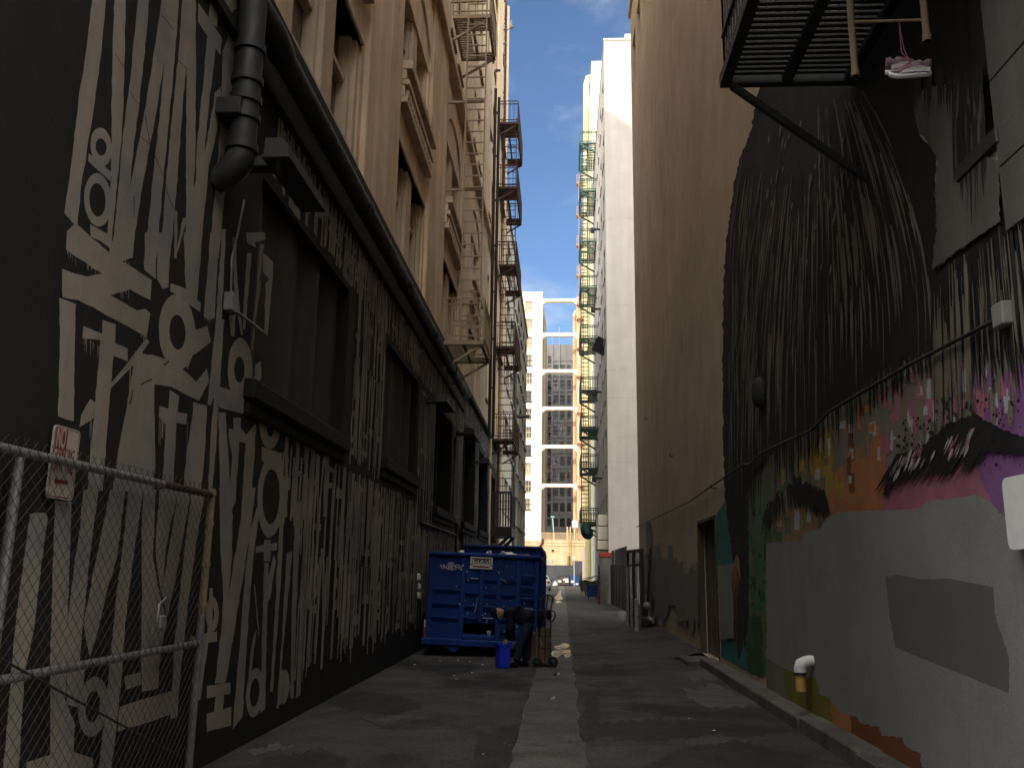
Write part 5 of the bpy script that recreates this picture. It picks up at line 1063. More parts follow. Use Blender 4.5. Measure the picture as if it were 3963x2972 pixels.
# trash on the container
f = MB(); 
def cpt(x, y, z): return ctf @ Vector((x*CW, y, CH+z))
f.tube([cpt(.47, .4, -.12), cpt(.515, .4, .05), cpt(.53, .42, .07), cpt(.535, .5, -.15)], .03, 10); one(f, 'plastic_pipe', 'grey_white', 'white bent plastic pipe poking out of the nearer blue container', 'pipe')
f = MB()
bm = bmesh.new(); bmesh.ops.create_icosphere(bm, subdivisions=3, radius=1)
for v in bm.verts: n_ = 1+.22*math.sin(v.co.x*7+v.co.y*5)+.15*math.sin(v.co.z*11+v.co.x*3); v.co = ctf @ Vector((.70*CW+v.co.x*.22*n_, .6+v.co.y*.3*n_, CH-.05+v.co.z*.12*n_))
f.smooth = True; f.bm(bm); one(f, 'trash_bag', 'paper', 'crumpled white trash bag showing above the rim of the nearer blue container', 'trash bag')
f = MB(); f.smooth = True; bm = bmesh.new(); bmesh.ops.create_icosphere(bm, subdivisions=3, radius=1)
for v in bm.verts: n_ = 1+.3*math.sin(v.co.x*5+v.co.y*9); v.co = ctf @ Vector((.85*CW+v.co.x*.2*n_, .6+v.co.y*.3*n_, CH-.06+v.co.z*.09*n_))
f.bm(bm); one(f, 'crumpled_cardboard', 'cardboard', 'crumpled brown cardboard near the right rim of the nearer blue container', 'cardboard')
f = MB(); f.smooth = True; bm = bmesh.new(); bmesh.ops.create_icosphere(bm, subdivisions=2, radius=1)
for v in bm.verts: v.co = ctf @ Vector((.27*CW+v.co.x*.06, .35+v.co.y*.06, CH+.02+v.co.z*.045*(1+.3*math.sin(v.co.x*6))))
f.bm(bm); one(f, 'paper_wad', 'paper', 'small paper wad on the left part of the container rim', 'paper')
f = MB(); p = ctf @ Vector((.575*CW, -.06, .055*CH)); f.lathe([(0, 0), (.032, 0), (.043, .115), (.047, .12), (.040, .117), (.03, .01)], Matrix.Translation(p), 16); one(f, 'paper_cup', 'white_paint', 'white paper cup standing on the container ledge under the dark hatch', 'cup')
# ------------------------------------------------------------------ bins further down, right side
def bin_(label, x0, x1, y0, y1, h, m_, lid, lidm, group=None, open_=0.):
    t = thing('dumpster_bin', label, 'dumpster', ((x0+x1)/2, y0, 0), group); f = MB(); i = .10
    vs = [(x0+i, y0+i*.3, .16), (x1-.02, y0+i*.3, .16), (x1-.02, y1-i*.3, .16), (x0+i, y1-i*.3, .16), (x0, y0, h), (x1, y0, h), (x1, y1, h), (x0, y1, h)]
    f.raw(vs, [(0, 3, 2, 1), (0, 1, 5, 4), (1, 2, 6, 5), (2, 3, 7, 6), (3, 0, 4, 7)]); f.bbox(x0-.03, x1+.03, y0-.03, y1+.03, h-.08, h, .012); 
    for k in (.33, .66): f.bbox(x0+(x1-x0)*k-.03, x0+(x1-x0)*k+.03, y0-.02, y0+.06, .25, h-.1, .008)
    f.build('body', m_, t)
    f = MB(); f.raw([(x0-.06, y0-.05, h+.02), (x1, y0-.05, h+.26+open_), (x1, y1+.05, h+.26+open_), (x0-.06, y1+.05, h+.02), (x0-.06, y0-.05, h+.06), (x1, y0-.05, h+.32+open_), (x1, y1+.05, h+.32+open_), (x0-.06, y1+.05, h+.06)], [(0, 3, 2, 1), (4, 5, 6, 7), (0, 1, 5, 4), (1, 2, 6, 5), (2, 3, 7, 6), (3, 0, 4, 7)]); f.build('lid', lidm, t)
    for x in (x0+.2, x1-.15):
        f = MB(); f.lathe([(0, -.03), (.08, -.03), (.08, .03), (0, .03)], Matrix.Translation((x, y0+.15, .08)) @ Matrix.Rotation(math.pi/2, 4, 'Y'), 12); f.build('wheel', 'rubber', t)
    return t
p = onZ(2267, 2318); xb = onY(2315, 2318, p.y).x
bin_('blue bin with a dark lid beside the thin red post on the right', p.x, xb, p.y, p.y+1.5, onY(2290, 2262, p.y).z, 'bin_blue', 0, 'rubber', 'bins along the right wall')
q = onZ(2258, 2306); bin_('dark brown bin with a sloping lid behind the small blue bin', q.x, q.x+1., q.y, q.y+1.8, onY(2270, 2250, q.y).z, 'wood_brown', 0, 'rubber', 'bins along the right wall', .15)
q = onZ(2243, 2294); bin_('narrow black bin farthest along the right wall', q.x, q.x+.9, q.y, q.y+1., onY(2250, 2245, q.y).z, 'rubber', 0, 'rubber', 'bins along the right wall')
f = MB(); a = onY(2247, 2240, q.y); f.lathe([(0, .0), (.16, 0), (.12, .5), (.02, .75), (0, .75)], Matrix.Translation((a.x, q.y+.3, onY(2250, 2247, q.y).z+.3)), 12); one(f, 'traffic_cone', 'yellow_tape', 'yellow cone tip standing on the narrow black bin', 'cone')
t = bin_('dark brown dumpster with two white stickers against the far grey wall', onY(2155, 2250, 129).x, onY(2203, 2250, 129).x, 129., 130.5, 1.25, 'wood_brown', 0, 'rubber', 'dumpsters at the far wall')
f = MB()
for v in (2159, 2187): a, b = onY(v, 2253, 128.9), onY(v+13, 2245, 128.9); f.box(a.x, b.x, 128.9, 129, a.z, b.z)
f.build('sticker', 'white_paint', t); f = MB()
pts = [(2178, 2240), (2183, 2247), (2184, 2237), (2188, 2245), (2190, 2237), (2194, 2245), (2195, 2237), (2199, 2238), (2197, 2243), (2200, 2244)]
for a, b in zip(pts, pts[1:]): f.bar(onY(*a, 128.88), onY(*b, 128.88), .07)
f.build('graffiti', 'white_paint', t)
t = bin_('bright blue dumpster with a white sticker against the far grey wall', onY(2206, 2250, 129).x, onY(2243, 2250, 129).x, 129., 130.5, 1.45, 'bin_blue', 0, 'bin_blue', 'dumpsters at the far wall')
f = MB(); a, b = onY(2210, 2254, 128.9), onY(2223, 2246, 128.9); f.box(a.x, b.x, 128.9, 129, a.z, b.z)
for v in (2228, 2234): a, b = onY(v, 2263, 128.9), onY(v+4, 2256, 128.9); f.box(a.x, b.x, 128.9, 129, a.z, b.z)
f.build('sticker', 'white_paint', t)
f = MB(); a = onZ(2149, 2266); f.lathe([(0, .0), (.38, 0), (.36, .2), (.25, .4), (.1, .6), (0, .72)], Matrix.Translation((a.x, 129, 0)), 12); one(f, 'white_bag', 'paper', 'white bag slumped beside the dark dumpster at the far wall', 'bag')
f = MB(); a, b = onY(2222, 2228, 128), onY(2223, 2150, 128); f.tube([(a.x, 128, 0), (a.x, 128, b.z)], .06, 8); t = tag(f.build('sign_pole', 'grey_white'), 'thin white pole with a small sign at the far grey wall', 'pole'); f = MB(); f.bbox(a.x-.28, a.x+.28, 127.9, 127.95, b.z-.5, b.z, .01); f.build('sign_plate', 'beige_wall', t)
# ------------------------------------------------------------------ parked car seen beyond the containers
ca = onZ(2112, 2286); cw = 1.72; x1 = onY(2130, 2270, ca.y).x; x0 = x1-cw; y0 = ca.y
CA = thing('parked_car', 'silver car parked on the left beyond the blue containers, seen from behind', 'car', ((x0+x1)/2, y0, 0))
f = MB(); sec = [(y0, [(.14, .38), (.03, .62), (.06, .92), (.16, .98)]), (y0+.15, [(.10, .28), (.0, .6), (.03, .95), (.15, 1.02)]), (y0+.75, [(.06, .22), (.0, .6), (.03, .96), (.26, 1.36)]), (y0+1.5, [(.05, .2), (.0, .58), (.03, .94), (.30, 1.46)]), (y0+2.4, [(.05, .2), (.0, .58), (.03, .92), (.28, 1.42)]), (y0+3.2, [(.05, .2), (.0, .56), (.04, .90), (.2, .95)]), (y0+4.2, [(.12, .25), (.06, .5), (.12, .74), (.3, .76)])]
vs = []; 
for y, pr_ in sec: 
    for dx, z in pr_: vs.append((x0+dx, y, z))
    for dx, z in pr_[::-1]: vs.append((x1-dx, y, z))
n = 8; fs = [(i*n+k, i*n+(k+1) % n, (i+1)*n+(k+1) % n, (i+1)*n+k) for i in range(len(sec)-1) for k in range(n)]; f.smooth = True; f.raw(vs, fs); f.smooth = False; f.raw(vs[:n], [tuple(range(n))]); f.raw(vs[-n:], [tuple(range(n))[::-1]]); f.build('body', 'car_paint', CA)
f = MB(); f.face([(x0+.2, y0+.19, 1.04), (x1-.2, y0+.19, 1.04), (x1-.31, y0+.70, 1.34), (x0+.31, y0+.70, 1.34)]); f.build('rear_window', 'dark_glass', CA)
for xa, xb in ((x0+.04, x0+.30), (x1-.30, x1-.04)): f = MB(); f.bbox(xa, xb, y0-.03, y0+.2, .70, .92, .03); f.build('tail_light', 'tail_red', CA)
f = MB(); f.bbox(x0+.08, x1-.08, y0-.07, y0+.12, .30, .55, .04); f.build('bumper', 'galvanised', CA); f = MB(); f.bbox(x0+.62, x1-.62, y0-.085, y0-.06, .36, .50, .005); f.build('licence_plate', 'white_paint', CA)
for xa in (x0+.1, x1-.1):
    for yy in (y0+.75, y0+3.3): f = MB(); f.lathe([(0, -.10), (.25, -.10), (.31, -.08), (.31, .08), (.25, .10), (0, .10)], Matrix.Translation((xa, yy, .31)) @ Matrix.Rotation(math.pi/2, 4, 'Y'), 20); f.build('wheel', 'rubber', CA)
for s, xx in ((-1, x0), (1, x1)): f = MB(); f.bbox(min(xx, xx+s*.2), max(xx, xx+s*.2), y0+2.5, y0+2.62, .93, 1.08, .03); f.build('wing_mirror', 'black_metal', CA)
# ------------------------------------------------------------------ person bending over a blue bin
PY_ = 16.1
def pp(cx, cy, dy=0.): v = onY(1880+cx*.1929, 2280+cy*.1929, PY_+dy); return v
def skin(name, mats, nodes, edges, parent, sub=2, root=0):
    me = bpy.data.meshes.new(name); me.from_pydata([n_[0] for n_ in nodes], edges, []); o = bpy.data.objects.new(name, me); COL.objects.link(o)
    md = o.modifiers.new('s', 'SKIN'); md.use_smooth_shade = True
    for i, n_ in enumerate(nodes): 
        v = me.skin_vertices[0].data[i]; r_ = n_[1]; v.radius = r_ if isinstance(r_, tuple) else (r_, r_); v.use_root = (i == root)
    o.modifiers.new('b', 'SUBSURF').levels = sub; o.modifiers['b'].render_levels = sub
    dg = bpy.context.evaluated_depsgraph_get(); m2 = bpy.data.meshes.new_from_object(o.evaluated_get(dg)); bpy.data.objects.remove(o); bpy.data.meshes.remove(me)
    f = MB(); f.smooth = True; f.raw([v.co.copy() for v in m2.vertices], [tuple(q.vertices) for q in m2.polygons]); bpy.data.meshes.remove(m2); return f
PE = thing('person', 'person in a dark jacket, jeans and black cap bending down to a bright blue bin', 'person', (pp(700, 1510).x, PY_, 0))
hipc, ch, nk = pp(850, 650), pp(520, 470), pp(370, 470)
sh = {-1: pp(455, 500, -.19), 1: pp(470, 500, .19)}; hp = {-1: pp(830, 720, -.10), 1: pp(850, 720, .10)}
kn = {-1: pp(700, 1070, -.12), 1: pp(830, 1060, .12)}; an = {-1: pp(610, 1440, -.12), 1: pp(800, 1430, .12)}
toe = {-1: pp(500, 1500, -.14), 1: pp(690, 1500, .14)}
for s in (-1, 1): an[s].z = .09; toe[s].z = .035
el = {-1: pp(480, 800, -.22), 1: pp(520, 800, .16)}; wrt = {-1: pp(440, 1010, -.10), 1: pp(560, 1040, .12)}
wst = hipc.lerp(ch, .42)
nodes = [(hipc, .085), (wst, .09), (ch, .10), (nk, .058), (pp(310, 455), .058)]; ed = [(0, 1), (1, 2), (2, 3), (3, 4)]
def add(nodes, ed, start, lst):
    pv = start
    for n_ in lst: nodes.append(n_); ed.append((pv, len(nodes)-1)); pv = len(nodes)-1
    return pv
for s in (-1, 1):
    add(nodes, ed, 2, [(sh[s], .03), (el[s], .034), (wrt[s], .027)]); add(nodes, ed, 0, [(hp[s], .06), (kn[s], .05), (an[s], .03), (toe[s]+Vector((.06, 0, .01)), .02)])
f = skin('b', None, nodes, ed, PE)
# head: face looks down and to the right, crown towards the left
hc = pp(248, 478); fw = Vector((.34, -.16, -.94)).normalized(); up_ = Vector((-.93, -.12, -.30)); up_ = (up_-fw*up_.dot(fw)).normalized(); rt = fw.cross(up_)
hm = Matrix((( *rt, ), (*fw,), (*up_,))).transposed().to_4x4(); HT = Matrix.Translation(hc) @ hm      # local x right, y forward, z crown
def blob(mb, c, r, sub=3, fn=None):
    bm = bmesh.new(); bmesh.ops.create_icosphere(bm, subdivisions=sub, radius=1)
    for v in bm.verts:
        q = Vector((v.co.x*r[0], v.co.y*r[1], v.co.z*r[2])); q = fn(q) if fn else q; v.co = HT @ (q+Vector(c))
    o = mb.smooth; mb.smooth = True; mb.bm(bm); mb.smooth = o
def jaw(q):
    if q.z < 0: k = 1+q.z*2.2; q = Vector((q.x*max(.55, k), q.y*(1 if q.y > 0 else max(.5, k)), q.z))
    return q
blob(f, (0, 0, 0), (.076, .096, .115), 4, jaw); blob(f, (0, .098, -.015), (.014, .02, .024)); blob(f, (-.078, -.005, -.01), (.012, .02, .032)); blob(f, (.078, -.005, -.01), (.012, .02, .032)); blob(f, (0, .088, -.062), (.026, .012, .009))
for s in (-1, 1): blob(f, (s*.032, .087, .014), (.013, .008, .008), 2)
def hand(f, w, tip, palmn, spread):
    d = (tip-w).normalized(); n_ = palmn.normalized(); n_ = (n_-d*n_.dot(d)).normalized(); sd = d.cross(n_)
    pc = w+d*.05; bm = bmesh.new(); bmesh.ops.create_icosphere(bm, subdivisions=3, radius=1)
    for v in bm.verts: v.co = pc+d*v.co.x*.052+sd*v.co.y*.042+n_*v.co.z*.017
    o = f.smooth; f.smooth = True; f.bm(bm)
    for i, ln in enumerate((.066, .076, .072, .058)):
        b0 = w+d*.09+sd*(-.031+i*.0205); b1 = b0+d*ln*.45+n_*ln*.22; b2 = b1+d*ln*.05+n_*ln*.36; b3 = b2-d*ln*.16+n_*ln*.22; f.tube([b0-d*.02, b0, b1, b2, b3], [.0085, .0095, .009, .008, .0055], 8)
    b0 = w+d*.035-sd*.034; b1 = b0-sd*.028+d*.02+n_*.012; b2 = b1+d*.026+n_*.022; f.tube([b0+sd*.012, b0, b1, b2], [.012, .0125, .010, .007], 8); f.smooth = o
hand(f, wrt[-1], pp(375, 1095, -.10), Vector((-.2, .55, -.8)), 0); hand(f, wrt[1], pp(540, 1150, .12), Vector((-.8, -.2, -.4)), 0)
f.build('body', 'skin', PE)
nodes = [(hipc+Vector((-.02, 0, .03)), (.168, .168)), (wst, (.16, .155)), (ch, (.17, .16)), (nk+Vector((.02, 0, 0)), .085), (hipc+Vector((.07, 0, -.08)), .135), (wst.lerp(ch, .5)+Vector((0, 0, .025)), .165)]; ed = [(0, 1), (1, 5), (5, 2), (2, 3), (0, 4)]
for s in (-1, 1): add(nodes, ed, 2, [(sh[s], .100), (el[s].lerp(sh[s], .5)+Vector((.01, 0, 0)), .070), (el[s], .064), (wrt[s], .045)])
f = skin('j', None, nodes, ed, PE, root=1); f.build('jacket', 'navy_cloth', PE)
nodes = [(hipc, (.158, .15)), (hipc.lerp(wst, .6), .12)]; ed = [(0, 1)]
for s in (-1, 1): add(nodes, ed, 0, [(hp[s], .115), (hp[s].lerp(kn[s], .5), .098), (kn[s], .080), (kn[s].lerp(an[s], .5), .076), (an[s]+Vector((0, 0, .0)), .072)])
f = skin('t', None, nodes, ed, PE); f.build('trousers', 'jeans_cloth', PE)
for s in (-1, 1):
    f = MB(); f.smooth = True; a, b = an[s], toe[s]; f.tube([Vector((a.x+.05, a.y, .05)), Vector((a.x, a.y, .06)), Vector(((a.x+b.x)/2, b.y, .05)), Vector((b.x, b.y, .038)), Vector((b.x-.03, b.y, .03))], [.035, .05, .046, .040, .02], 12); f.build('shoe', 'black_cloth', PE)
f = MB(); blob(f, (0, -.008, .03), (.084, .104, .104), 4, lambda q: Vector((q.x, q.y, max(q.z, -.002+.02*(q.y < -.02)*-1)))); blob(f, (0, .115, .034), (.062, .060, .008), 3); f.build('cap', 'black_cloth', PE)
f = MB(); blob(f, (0, .070, -.088), (.046, .034, .038), 3); f.build('beard', 'black_cloth', PE)
f = MB(); f.smooth = True; f.tube([wrt[-1]+Vector((.01, 0, .03)), wrt[-1]+(pp(375, 1095, -.1)-wrt[-1])*.38], [.038, .034], 12); f.build('glove_cuff', 'glove', PE)
# blue bin held
p0, p1 = pp(205, 1530), pp(500, 1530); zt = pp(350, 1075).z; t = thing('blue_bin', 'bright blue plastic recycling bin held by the bending person', 'bin', ((p0.x+p1.x)/2, PY_, 0)); f = MB(); W = p1.x-p0.x; cxb = (p0.x+p1.x)/2-.0; Mr = Matrix.Translation((cxb, PY_-.18, 0)) @ Matrix.Rotation(.5, 4, 'Z')
b0, b1, hb = W*.40, W*.43, zt
def rr(s, z): return [Mr @ Vector((x*s, y*s*.95, z)) for x, y in ((-1, -.85), (-.85, -1), (.85, -1), (1, -.85), (1, .85), (.85, 1), (-.85, 1), (-1, .85))]
rings = [rr(b0*.97, .01), rr(b0, .02), rr(b1*.96, hb*.93), rr(b1*1.06, hb*.93), rr(b1*1.08, hb), rr(b1*.98, hb), rr(b0*.93, .05)]
f.raw([v for r_ in rings for v in r_], [(i*8+k, i*8+(k+1) % 8, (i+1)*8+(k+1) % 8, (i+1)*8+k) for i in range(6) for k in range(8)]+[tuple(range(7, -1, -1)), tuple(range(48, 56))]); f.build('tub', 'bright_blue', t)
f = MB(); 
for k in (-.5, 0, .5): a = Mr @ Vector((k*b0*1.2, -b0*.99, .05)); b = Mr @ Vector((k*b1*1.2, -b1*.945, hb*.9)); f.bar(a, b, .02, .012, up=(0, 1, 0))
f.build('rib', 'bright_blue', t)
# ------------------------------------------------------------------ hand truck with cardboard
HY = 16.2
def hh(cx, cy, dy=0.): return onY(1880+cx*.1929, 2280+cy*.1929, HY+dy)
HTK = thing('hand_truck', 'upright hand truck with black wheels standing on the gutter strip behind the person', 'hand truck', (hh(1190, 1540).x, HY, 0))
f = MB()
for cx in (1068, 1300): a = hh(cx-(18 if cx < 1100 else 0), 1480, -.1); b = hh(cx+5, 430, .05); c = hh(cx+60 if cx < 1100 else cx+42, 160, .08); f.tube([a, b, c], .013, 8)
f.tube([hh(1140, 200, .08), hh(1148, 140, .08), hh(1185, 108, .08), hh(1300, 115, .08), hh(1345, 160, .08), hh(1335, 260, .08)], .015, 8)
f.tube([hh(1180, 1440, -.1), hh(1200, 560, .05), hh(1245, 115, .08)], .013, 8)
for cy in (940, 1180, 420): f.bar(hh(1050, cy, -.02), hh(1300, cy, -.02), .03, .02)
f.build('frame', 'black_metal', HTK)
for pts in (((1180, 560), (1125, 620), (1085, 540), (1100, 440), (1160, 415)), ((1320, 430), (1375, 450), (1395, 530), (1370, 600), (1305, 660))): f = MB(); f.tube([hh(*q, -.05) for q in pts], .014, 8); f.build('handle', 'rubber', HTK)
for pts in (((1075, 980), (1135, 1130)), ((1285, 985), (1310, 1050))): f = MB(); f.bar(hh(*pts[0], -.12), hh(*pts[1], -.12), .022, .006); f.build('reflective_strip', 'grey_white', HTK)
for cx, cy, r_ in ((1030, 1445, .085), (1340, 1450, .098)):
    p = hh(cx, cy, -.12); p.z = r_; f = MB(); f.smooth = True; f.lathe([(r_*.62, -.03), (r_*.85, -.042), (r_, -.02), (r_, .02), (r_*.85, .042), (r_*.62, .03)], Matrix.Translation(p) @ Matrix.Rotation(1.15, 4, 'Z') @ Matrix.Rotation(math.pi/2, 4, 'Y'), 22); wh = f.build('wheel', 'rubber', HTK)
    f = MB(); f.lathe([(0, -.034), (r_*.61, -.03), (r_*.61, .03), (0, .034)], Matrix.Translation(p) @ Matrix.Rotation(1.15, 4, 'Z') @ Matrix.Rotation(math.pi/2, 4, 'Y'), 16); f.build('rim', 'black_metal', wh)
f = MB(); a, b = hh(990, 1530), hh(1330, 1530); f.box(a.x, b.x, HY-.05, HY+.28, .03, .045); f.build('toe_plate', 'black_metal', HTK)
f = MB(); a, b = hh(1000, 1490), hh(1290, 780); tfb = Matrix.Translation(((a.x+b.x)/2, HY+.03, .05)) @ Matrix.Rotation(-.04, 4, 'X'); f.bbox(-(b.x-a.x)/2, (b.x-a.x)/2, .03, .30, 0, b.z-.05, .006, tfb); one(f, 'cardboard_box', 'cardboard', 'tall flattened brown cardboard box standing on the hand truck', 'cardboard box')
f = MB(); a, b = pp(880, 1520, .35), pp(1010, 900, .35); f.bbox(a.x, b.x, PY_+.3, PY_+.6, 0, b.z, .006); f.bbox(a.x+.01, b.x-.01, PY_+.31, PY_+.59, b.z+.003, b.z+.02, .003); one(f, 'cardboard_box', 'wood_brown', 'dark brown cardboard box standing behind the legs of the person', 'cardboard box')
f = MB(); f.smooth = True; bm = bmesh.new(); bmesh.ops.create_icosphere(bm, subdivisions=3, radius=1); a, b = hh(1085, 590, -.08), hh(1270, 520, -.1)
for v in bm.verts: v.co = a+Vector((v.co.x*.055*(1+.2*math.sin(v.co.z*5)), v.co.y*.07, v.co.z*.16*(1+.1*math.sin(v.co.x*9))))
f.bm(bm); one(f, 'shoulder_bag', 'black_cloth', 'long black bag hanging from the left side of the hand truck', 'bag')
f = MB(); f.smooth = True; bm = bmesh.new(); bmesh.ops.create_icosphere(bm, subdivisions=3, radius=1)
for v in bm.verts: v.co = b+Vector((v.co.x*.05, v.co.y*.06, v.co.z*.09*(1+.15*math.sin(v.co.x*7))))
f.bm(bm); one(f, 'handbag', 'black_cloth', 'small black pouch hanging at the right handle of the hand truck', 'bag')
# ------------------------------------------------------------------ pigeons
def pigeon(label, c, span, flying):
    t = thing('pigeon', label, 'bird', c); f = MB(); f.smooth = True
    f.tube([c+Vector((-.11, 0, -.045)), c+Vector((-.06, 0, -.02)), c+Vector((0, 0, 0)), c+Vector((.06, -.01, .03)), c+Vector((.095, -.01, .06)), c+Vector((.125, -.01, .065)), c+Vector((.15, -.01, .06))], [.01, .04, .055, .045, .028, .026, .006], 10); f.build('body', 'feather', t)
    f = MB(); f.poly([c+Vector(q) for q in ((-.09, 0, -.04), (-.18, -.05, -.09), (-.20, 0, -.10), (-.18, .05, -.09))]); f.poly([c+Vector(q) for q in ((-.09, 0, -.045), (-.18, -.05, -.097), (-.20, 0, -.107), (-.18, .05, -.097))]); f.build('tail', 'feather', t)
    if flying:
        for s in (-1, 1):
            f = MB(); o = [c+Vector(q) for q in ((.05, s*.03, .03), (.03, s*.10, .17), (.02, s*.17, .30), (-.03, s*.16, .27), (-.06, s*.12, .17), (-.07, s*.04, .03))]; f.poly(o); f.poly([q+Vector((-.012, 0, 0)) for q in o])
            for a, b in zip(o, o[1:]+o[:1]): f.face([a, b, b+Vector((-.012, 0, 0)), a+Vector((-.012, 0, 0))])
            f.build('wing', 'feather_pale', t)
    else:
        f = MB(); f.bar(c+Vector((0, .01, -.03)), c+Vector((0, .01, -.10)), .012); f.bar(c+Vector((0, -.02, -.03)), c+Vector((0, -.02, -.10)), .012); f.build('leg', 'lace_pink', t)
pc = onY(1979, 110, 36.); pigeon('grey pigeon in flight with raised wings against the blue sky', pc, .5, True); 
p = onY(1947, 118, 39.2); pigeon('pigeon perched on the upper rung of the rusty standpipe', p, .2, False)
p = onY(1951, 170, 39.2); pigeon('pigeon perched on the lower rung of the rusty standpipe', p, .2, False)
# ------------------------------------------------------------------ puddles, litter
def puddle(pix, z=.011):
    f = MB(); f.poly([onZ(p.x, p.y, z) for p in rough([Vector(q) for q in pix], 4, 9)]); return struct(f, 'puddle', 'water')
puddle([(2142, 2502), (2165, 2494), (2200, 2490), (2206, 2500), (2175, 2510), (2150, 2512)]); puddle([(2130, 2530), (2150, 2514), (2205, 2513), (2207, 2521), (2180, 2530), (2160, 2545), (2140, 2540)]); puddle([(2180, 2532), (2208, 2528), (2210, 2541), (2186, 2543)])
puddle([(2153, 2300), (2168, 2282), (2172, 2300), (2178, 2318), (2160, 2322), (2146, 2316)]); puddle([(2148, 2324), (2166, 2322), (2178, 2330), (2156, 2334)]); puddle([(2138, 2612), (2160, 2600), (2165, 2606), (2150, 2618)]); puddle([(2120, 2700), (2145, 2692), (2150, 2700), (2130, 2706)])
def ground_patch(name, m_, pix, z, reg=V, amp=9, step=16):
    f = MB(); f.poly([onZ(p.x, p.y, z) for p in rough([Vector(reg(*q)) for q in pix], amp, step)]); struct(f, name, m_)
for P_ in ([(1290, 1560), (1400, 1553), (1520, 1556), (1640, 1560), (1700, 1575), (1640, 1590), (1540, 1586), (1440, 1598), (1330, 1596), (1275, 1580)], [(1030, 1600), (1075, 1570), (1150, 1555), (1128, 1620), (1108, 1700), (1010, 1700)], [(690, 1505), (790, 1490), (900, 1510), (915, 1530), (840, 1545), (740, 1530)], [(560, 1640), (700, 1615), (760, 1640), (700, 1700), (540, 1700)], [(1370, 1665), (1480, 1612), (1590, 1600), (1700, 1620), (1790, 1700), (1380, 1700)], [(1262, 1500), (1290, 1490), (1300, 1530), (1280, 1600), (1262, 1600)], [(870, 1440), (960, 1430), (1040, 1440), (980, 1460)]): _oz = globals().get('_oz', .0018)+.0002; ground_patch('oil_stain', 'asphalt_dark', P_, _oz)
for P_ in ([(1475, 1490), (1540, 1478), (1600, 1500), (1640, 1522), (1560, 1530), (1510, 1522)], [(1480, 1450), (1525, 1446), (1560, 1465), (1500, 1468)], [(530, 1620), (600, 1605), (640, 1612), (560, 1630)], [(1335, 1322), (1382, 1320), (1384, 1340), (1345, 1340)]): _oz += .0003; ground_patch('worn_patch', 'asphalt_pale', P_, _oz)
f = MB()
for P_ in ([(1300, 1420), (1330, 1440), (1325, 1470), (1370, 1500), (1400, 1560)], [(700, 1560), (780, 1550), (850, 1575), (960, 1560), (1060, 1585)], [(1110, 1490), (1180, 1496), (1236, 1490)], [(1095, 1600), (1170, 1608), (1250, 1600)], [(1155, 1405), (1225, 1410)]):
    q = []
    for k0_, k1_ in zip(P_, P_[1:]):
        a_, b_ = Vector(V(*k0_)), Vector(V(*k1_)); n0 = max(1, int((b_-a_).length/22)); q += [a_.lerp(b_, i/n0)+Vector((R.uniform(-3, 3), R.uniform(-3, 3))) for i in range(n0)]
    for a, b in zip(q, q[1:]): A_, B_ = onZ(a.x, a.y, .0075), onZ(b.x, b.y, .0075); n_ = Vector((-(B_-A_).y, (B_-A_).x, 0)).normalized()*R.uniform(.004, .009); f.face([A_-n_, B_-n_, B_+n_, A_+n_])
struct(f, 'ground_cracks', 'asphalt_dark')
f = MB()
for i in range(190):
    y = R.uniform(5, 60)**1; x = R.uniform(XL+.15, XR-.35)
    if R.random() < .4: y = R.uniform(14, 19); x = R.uniform(-2.8, .4)
    s = R.uniform(.007, .018)*min(1.6, .7+y/20); a = R.uniform(0, 6.28); c = Vector((x, y, .012+s*.1)); f.cur = 0 if R.random() < .16 else 1
    u, v = Vector((math.cos(a), math.sin(a), R.uniform(-.2, .2)))*s, Vector((-math.sin(a), math.cos(a), R.uniform(-.2, .2)))*s*R.uniform(.4, 1); h_ = Vector((0, 0, s*.25)); f.raw([c-u-v, c+u-v*.8, c+u*.9+v, c-u*.8+v, c+h_], [(0, 1, 4), (1, 2, 4), (2, 3, 4), (3, 0, 4), (0, 3, 2, 1)])
tag(f.build('litter', ['paper', 'stone_grey']), 'small paper scraps and pebbles scattered over the asphalt', 'litter', kind='stuff')
# ------------------------------------------------------------------ unseen block added across the street, keeping low sun out of the alley
ST = thing('sun_blocker_block', 'unseen plain beige block added across the street to shade the near end of the alley', 'building', (0, -30, 0)); w = MB(); hs = []
for i in range(16):
    for k in range(7): hs.append((-44+i*5, -41.5+i*5, 3+k*3.9, 5.2+k*3.9, .25))
grid_wall(w, lambda a, z, d: Vector((a, -30-d, z)), -75, 45, -.1, 33, hs); w.face([(-75, -30, 33), (45, -30, 33), (45, -45, 33), (-75, -45, 33)]); w.face([(-75, -45, -.1), (45, -45, -.1), (45, -45, 33), (-75, -45, 33)]); w.face([(-75, -30, -.1), (-75, -45, -.1), (-75, -45, 33), (-75, -30, 33)]); w.face([(45, -30, -.1), (45, -45, -.1), (45, -45, 33), (45, -30, 33)]); w.build('wall', 'beige_pale', ST)
w = MB(); w.face([(-46, -30.2, 2), (38, -30.2, 2), (38, -30.2, 31), (-46, -30.2, 31)]); w.build('glazing', 'far_glass', ST)
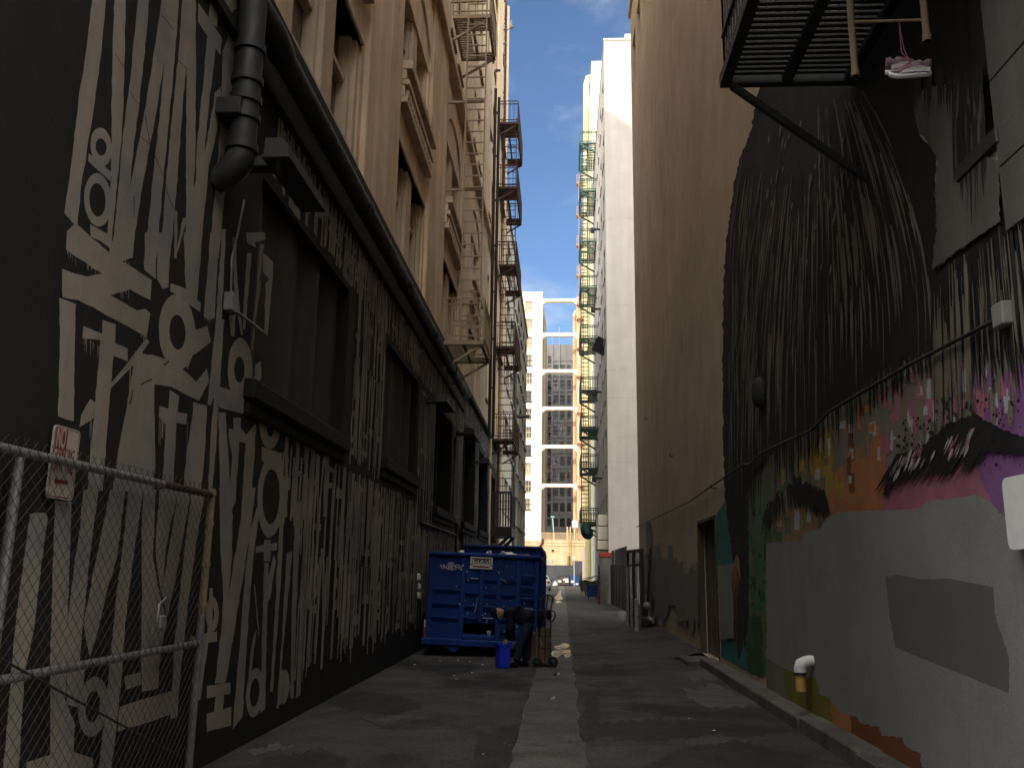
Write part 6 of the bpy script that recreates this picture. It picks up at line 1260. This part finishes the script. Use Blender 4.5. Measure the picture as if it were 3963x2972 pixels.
# ------------------------------------------------------------------ daylight
SUN_AZ, SUN_EL = math.radians(26.5), math.radians(21)                  # azimuth of travel measured from +Y towards +X
d = Vector((math.sin(SUN_AZ)*math.cos(SUN_EL), math.cos(SUN_AZ)*math.cos(SUN_EL), -math.sin(SUN_EL)))
s = bpy.data.lights.new('sun', 'SUN'); s.energy = 2.1; s.angle = math.radians(.5); s.color = (1, .90, .74); so = bpy.data.objects.new('sun', s); COL.objects.link(so); so.rotation_euler = d.to_track_quat('-Z', 'Y').to_euler()
wd = bpy.data.worlds.new('World'); sc.world = wd; wd.use_nodes = True; nt = wd.node_tree; N, L = nt.nodes, nt.links; bg = N['Background']
sky = N.new('ShaderNodeTexSky'); sky.sky_type = 'NISHITA'; sky.sun_disc = False; sky.sun_elevation = SUN_EL; sky.sun_rotation = math.atan2(-d.x, -d.y); sky.air_density = .85; sky.dust_density = .6; sky.ozone_density = 3.5
tc = N.new('ShaderNodeTexCoord'); mp = N.new('ShaderNodeMapping'); mp.inputs['Scale'].default_value = (1, 1, 2.1); mp.inputs['Location'].default_value = (.35, .1, .12); L.new(tc.outputs['Generated'], mp.inputs[0])
nz = N.new('ShaderNodeTexNoise'); nz.inputs['Scale'].default_value = 4.6; nz.inputs['Detail'].default_value = 9; nz.inputs['Roughness'].default_value = .56; nz.inputs['Distortion'].default_value = .25; L.new(mp.outputs[0], nz.inputs['Vector'])
mr = N.new('ShaderNodeMapRange'); mr.interpolation_type = 'SMOOTHSTEP'; mr.inputs[1].default_value = .46; mr.inputs[2].default_value = .74; mr.inputs[3].default_value = 0; mr.inputs[4].default_value = .62; L.new(nz.outputs['Fac'], mr.inputs[0])
mx = N.new('ShaderNodeMix'); mx.data_type = 'RGBA'; L.new(mr.outputs[0], mx.inputs[0]); L.new(sky.outputs[0], mx.inputs[6]); mx.inputs[7].default_value = (6.2, 6.0, 6.0, 1); 
sx_ = N.new('ShaderNodeSeparateXYZ'); L.new(tc.outputs['Generated'], sx_.inputs[0])
bk = N.new('ShaderNodeMapRange'); bk.interpolation_type = 'SMOOTHSTEP'; bk.inputs[1].default_value = .25; bk.inputs[2].default_value = -.25; L.new(sx_.outputs['Y'], bk.inputs[0])   # bright cloud bank added out of view, sunward, to fill the shaded alley
mx2 = N.new('ShaderNodeMix'); mx2.data_type = 'RGBA'; bm_ = N.new('ShaderNodeMath'); bm_.operation = 'MULTIPLY'; mr2 = N.new('ShaderNodeMapRange'); mr2.inputs[1].default_value = .36; mr2.inputs[2].default_value = .52; L.new(nz.outputs['Fac'], mr2.inputs[0]); L.new(bk.outputs[0], bm_.inputs[0]); L.new(mr2.outputs[0], bm_.inputs[1])
L.new(bm_.outputs[0], mx2.inputs[0]); L.new(mx.outputs[2], mx2.inputs[6]); mx2.inputs[7].default_value = (35, 34, 32.5, 1); L.new(mx2.outputs[2], bg.inputs['Color']); bg.inputs['Strength'].default_value = .105
vs_ = sc.view_settings; vs_.view_transform = 'Standard'; vs_.look = 'None'; vs_.exposure = .78; vs_.gamma = 1
sc.render.engine = 'CYCLES'; sc.cycles.max_bounces = 8; sc.cycles.diffuse_bounces = 6; sc.cycles.use_denoising = True
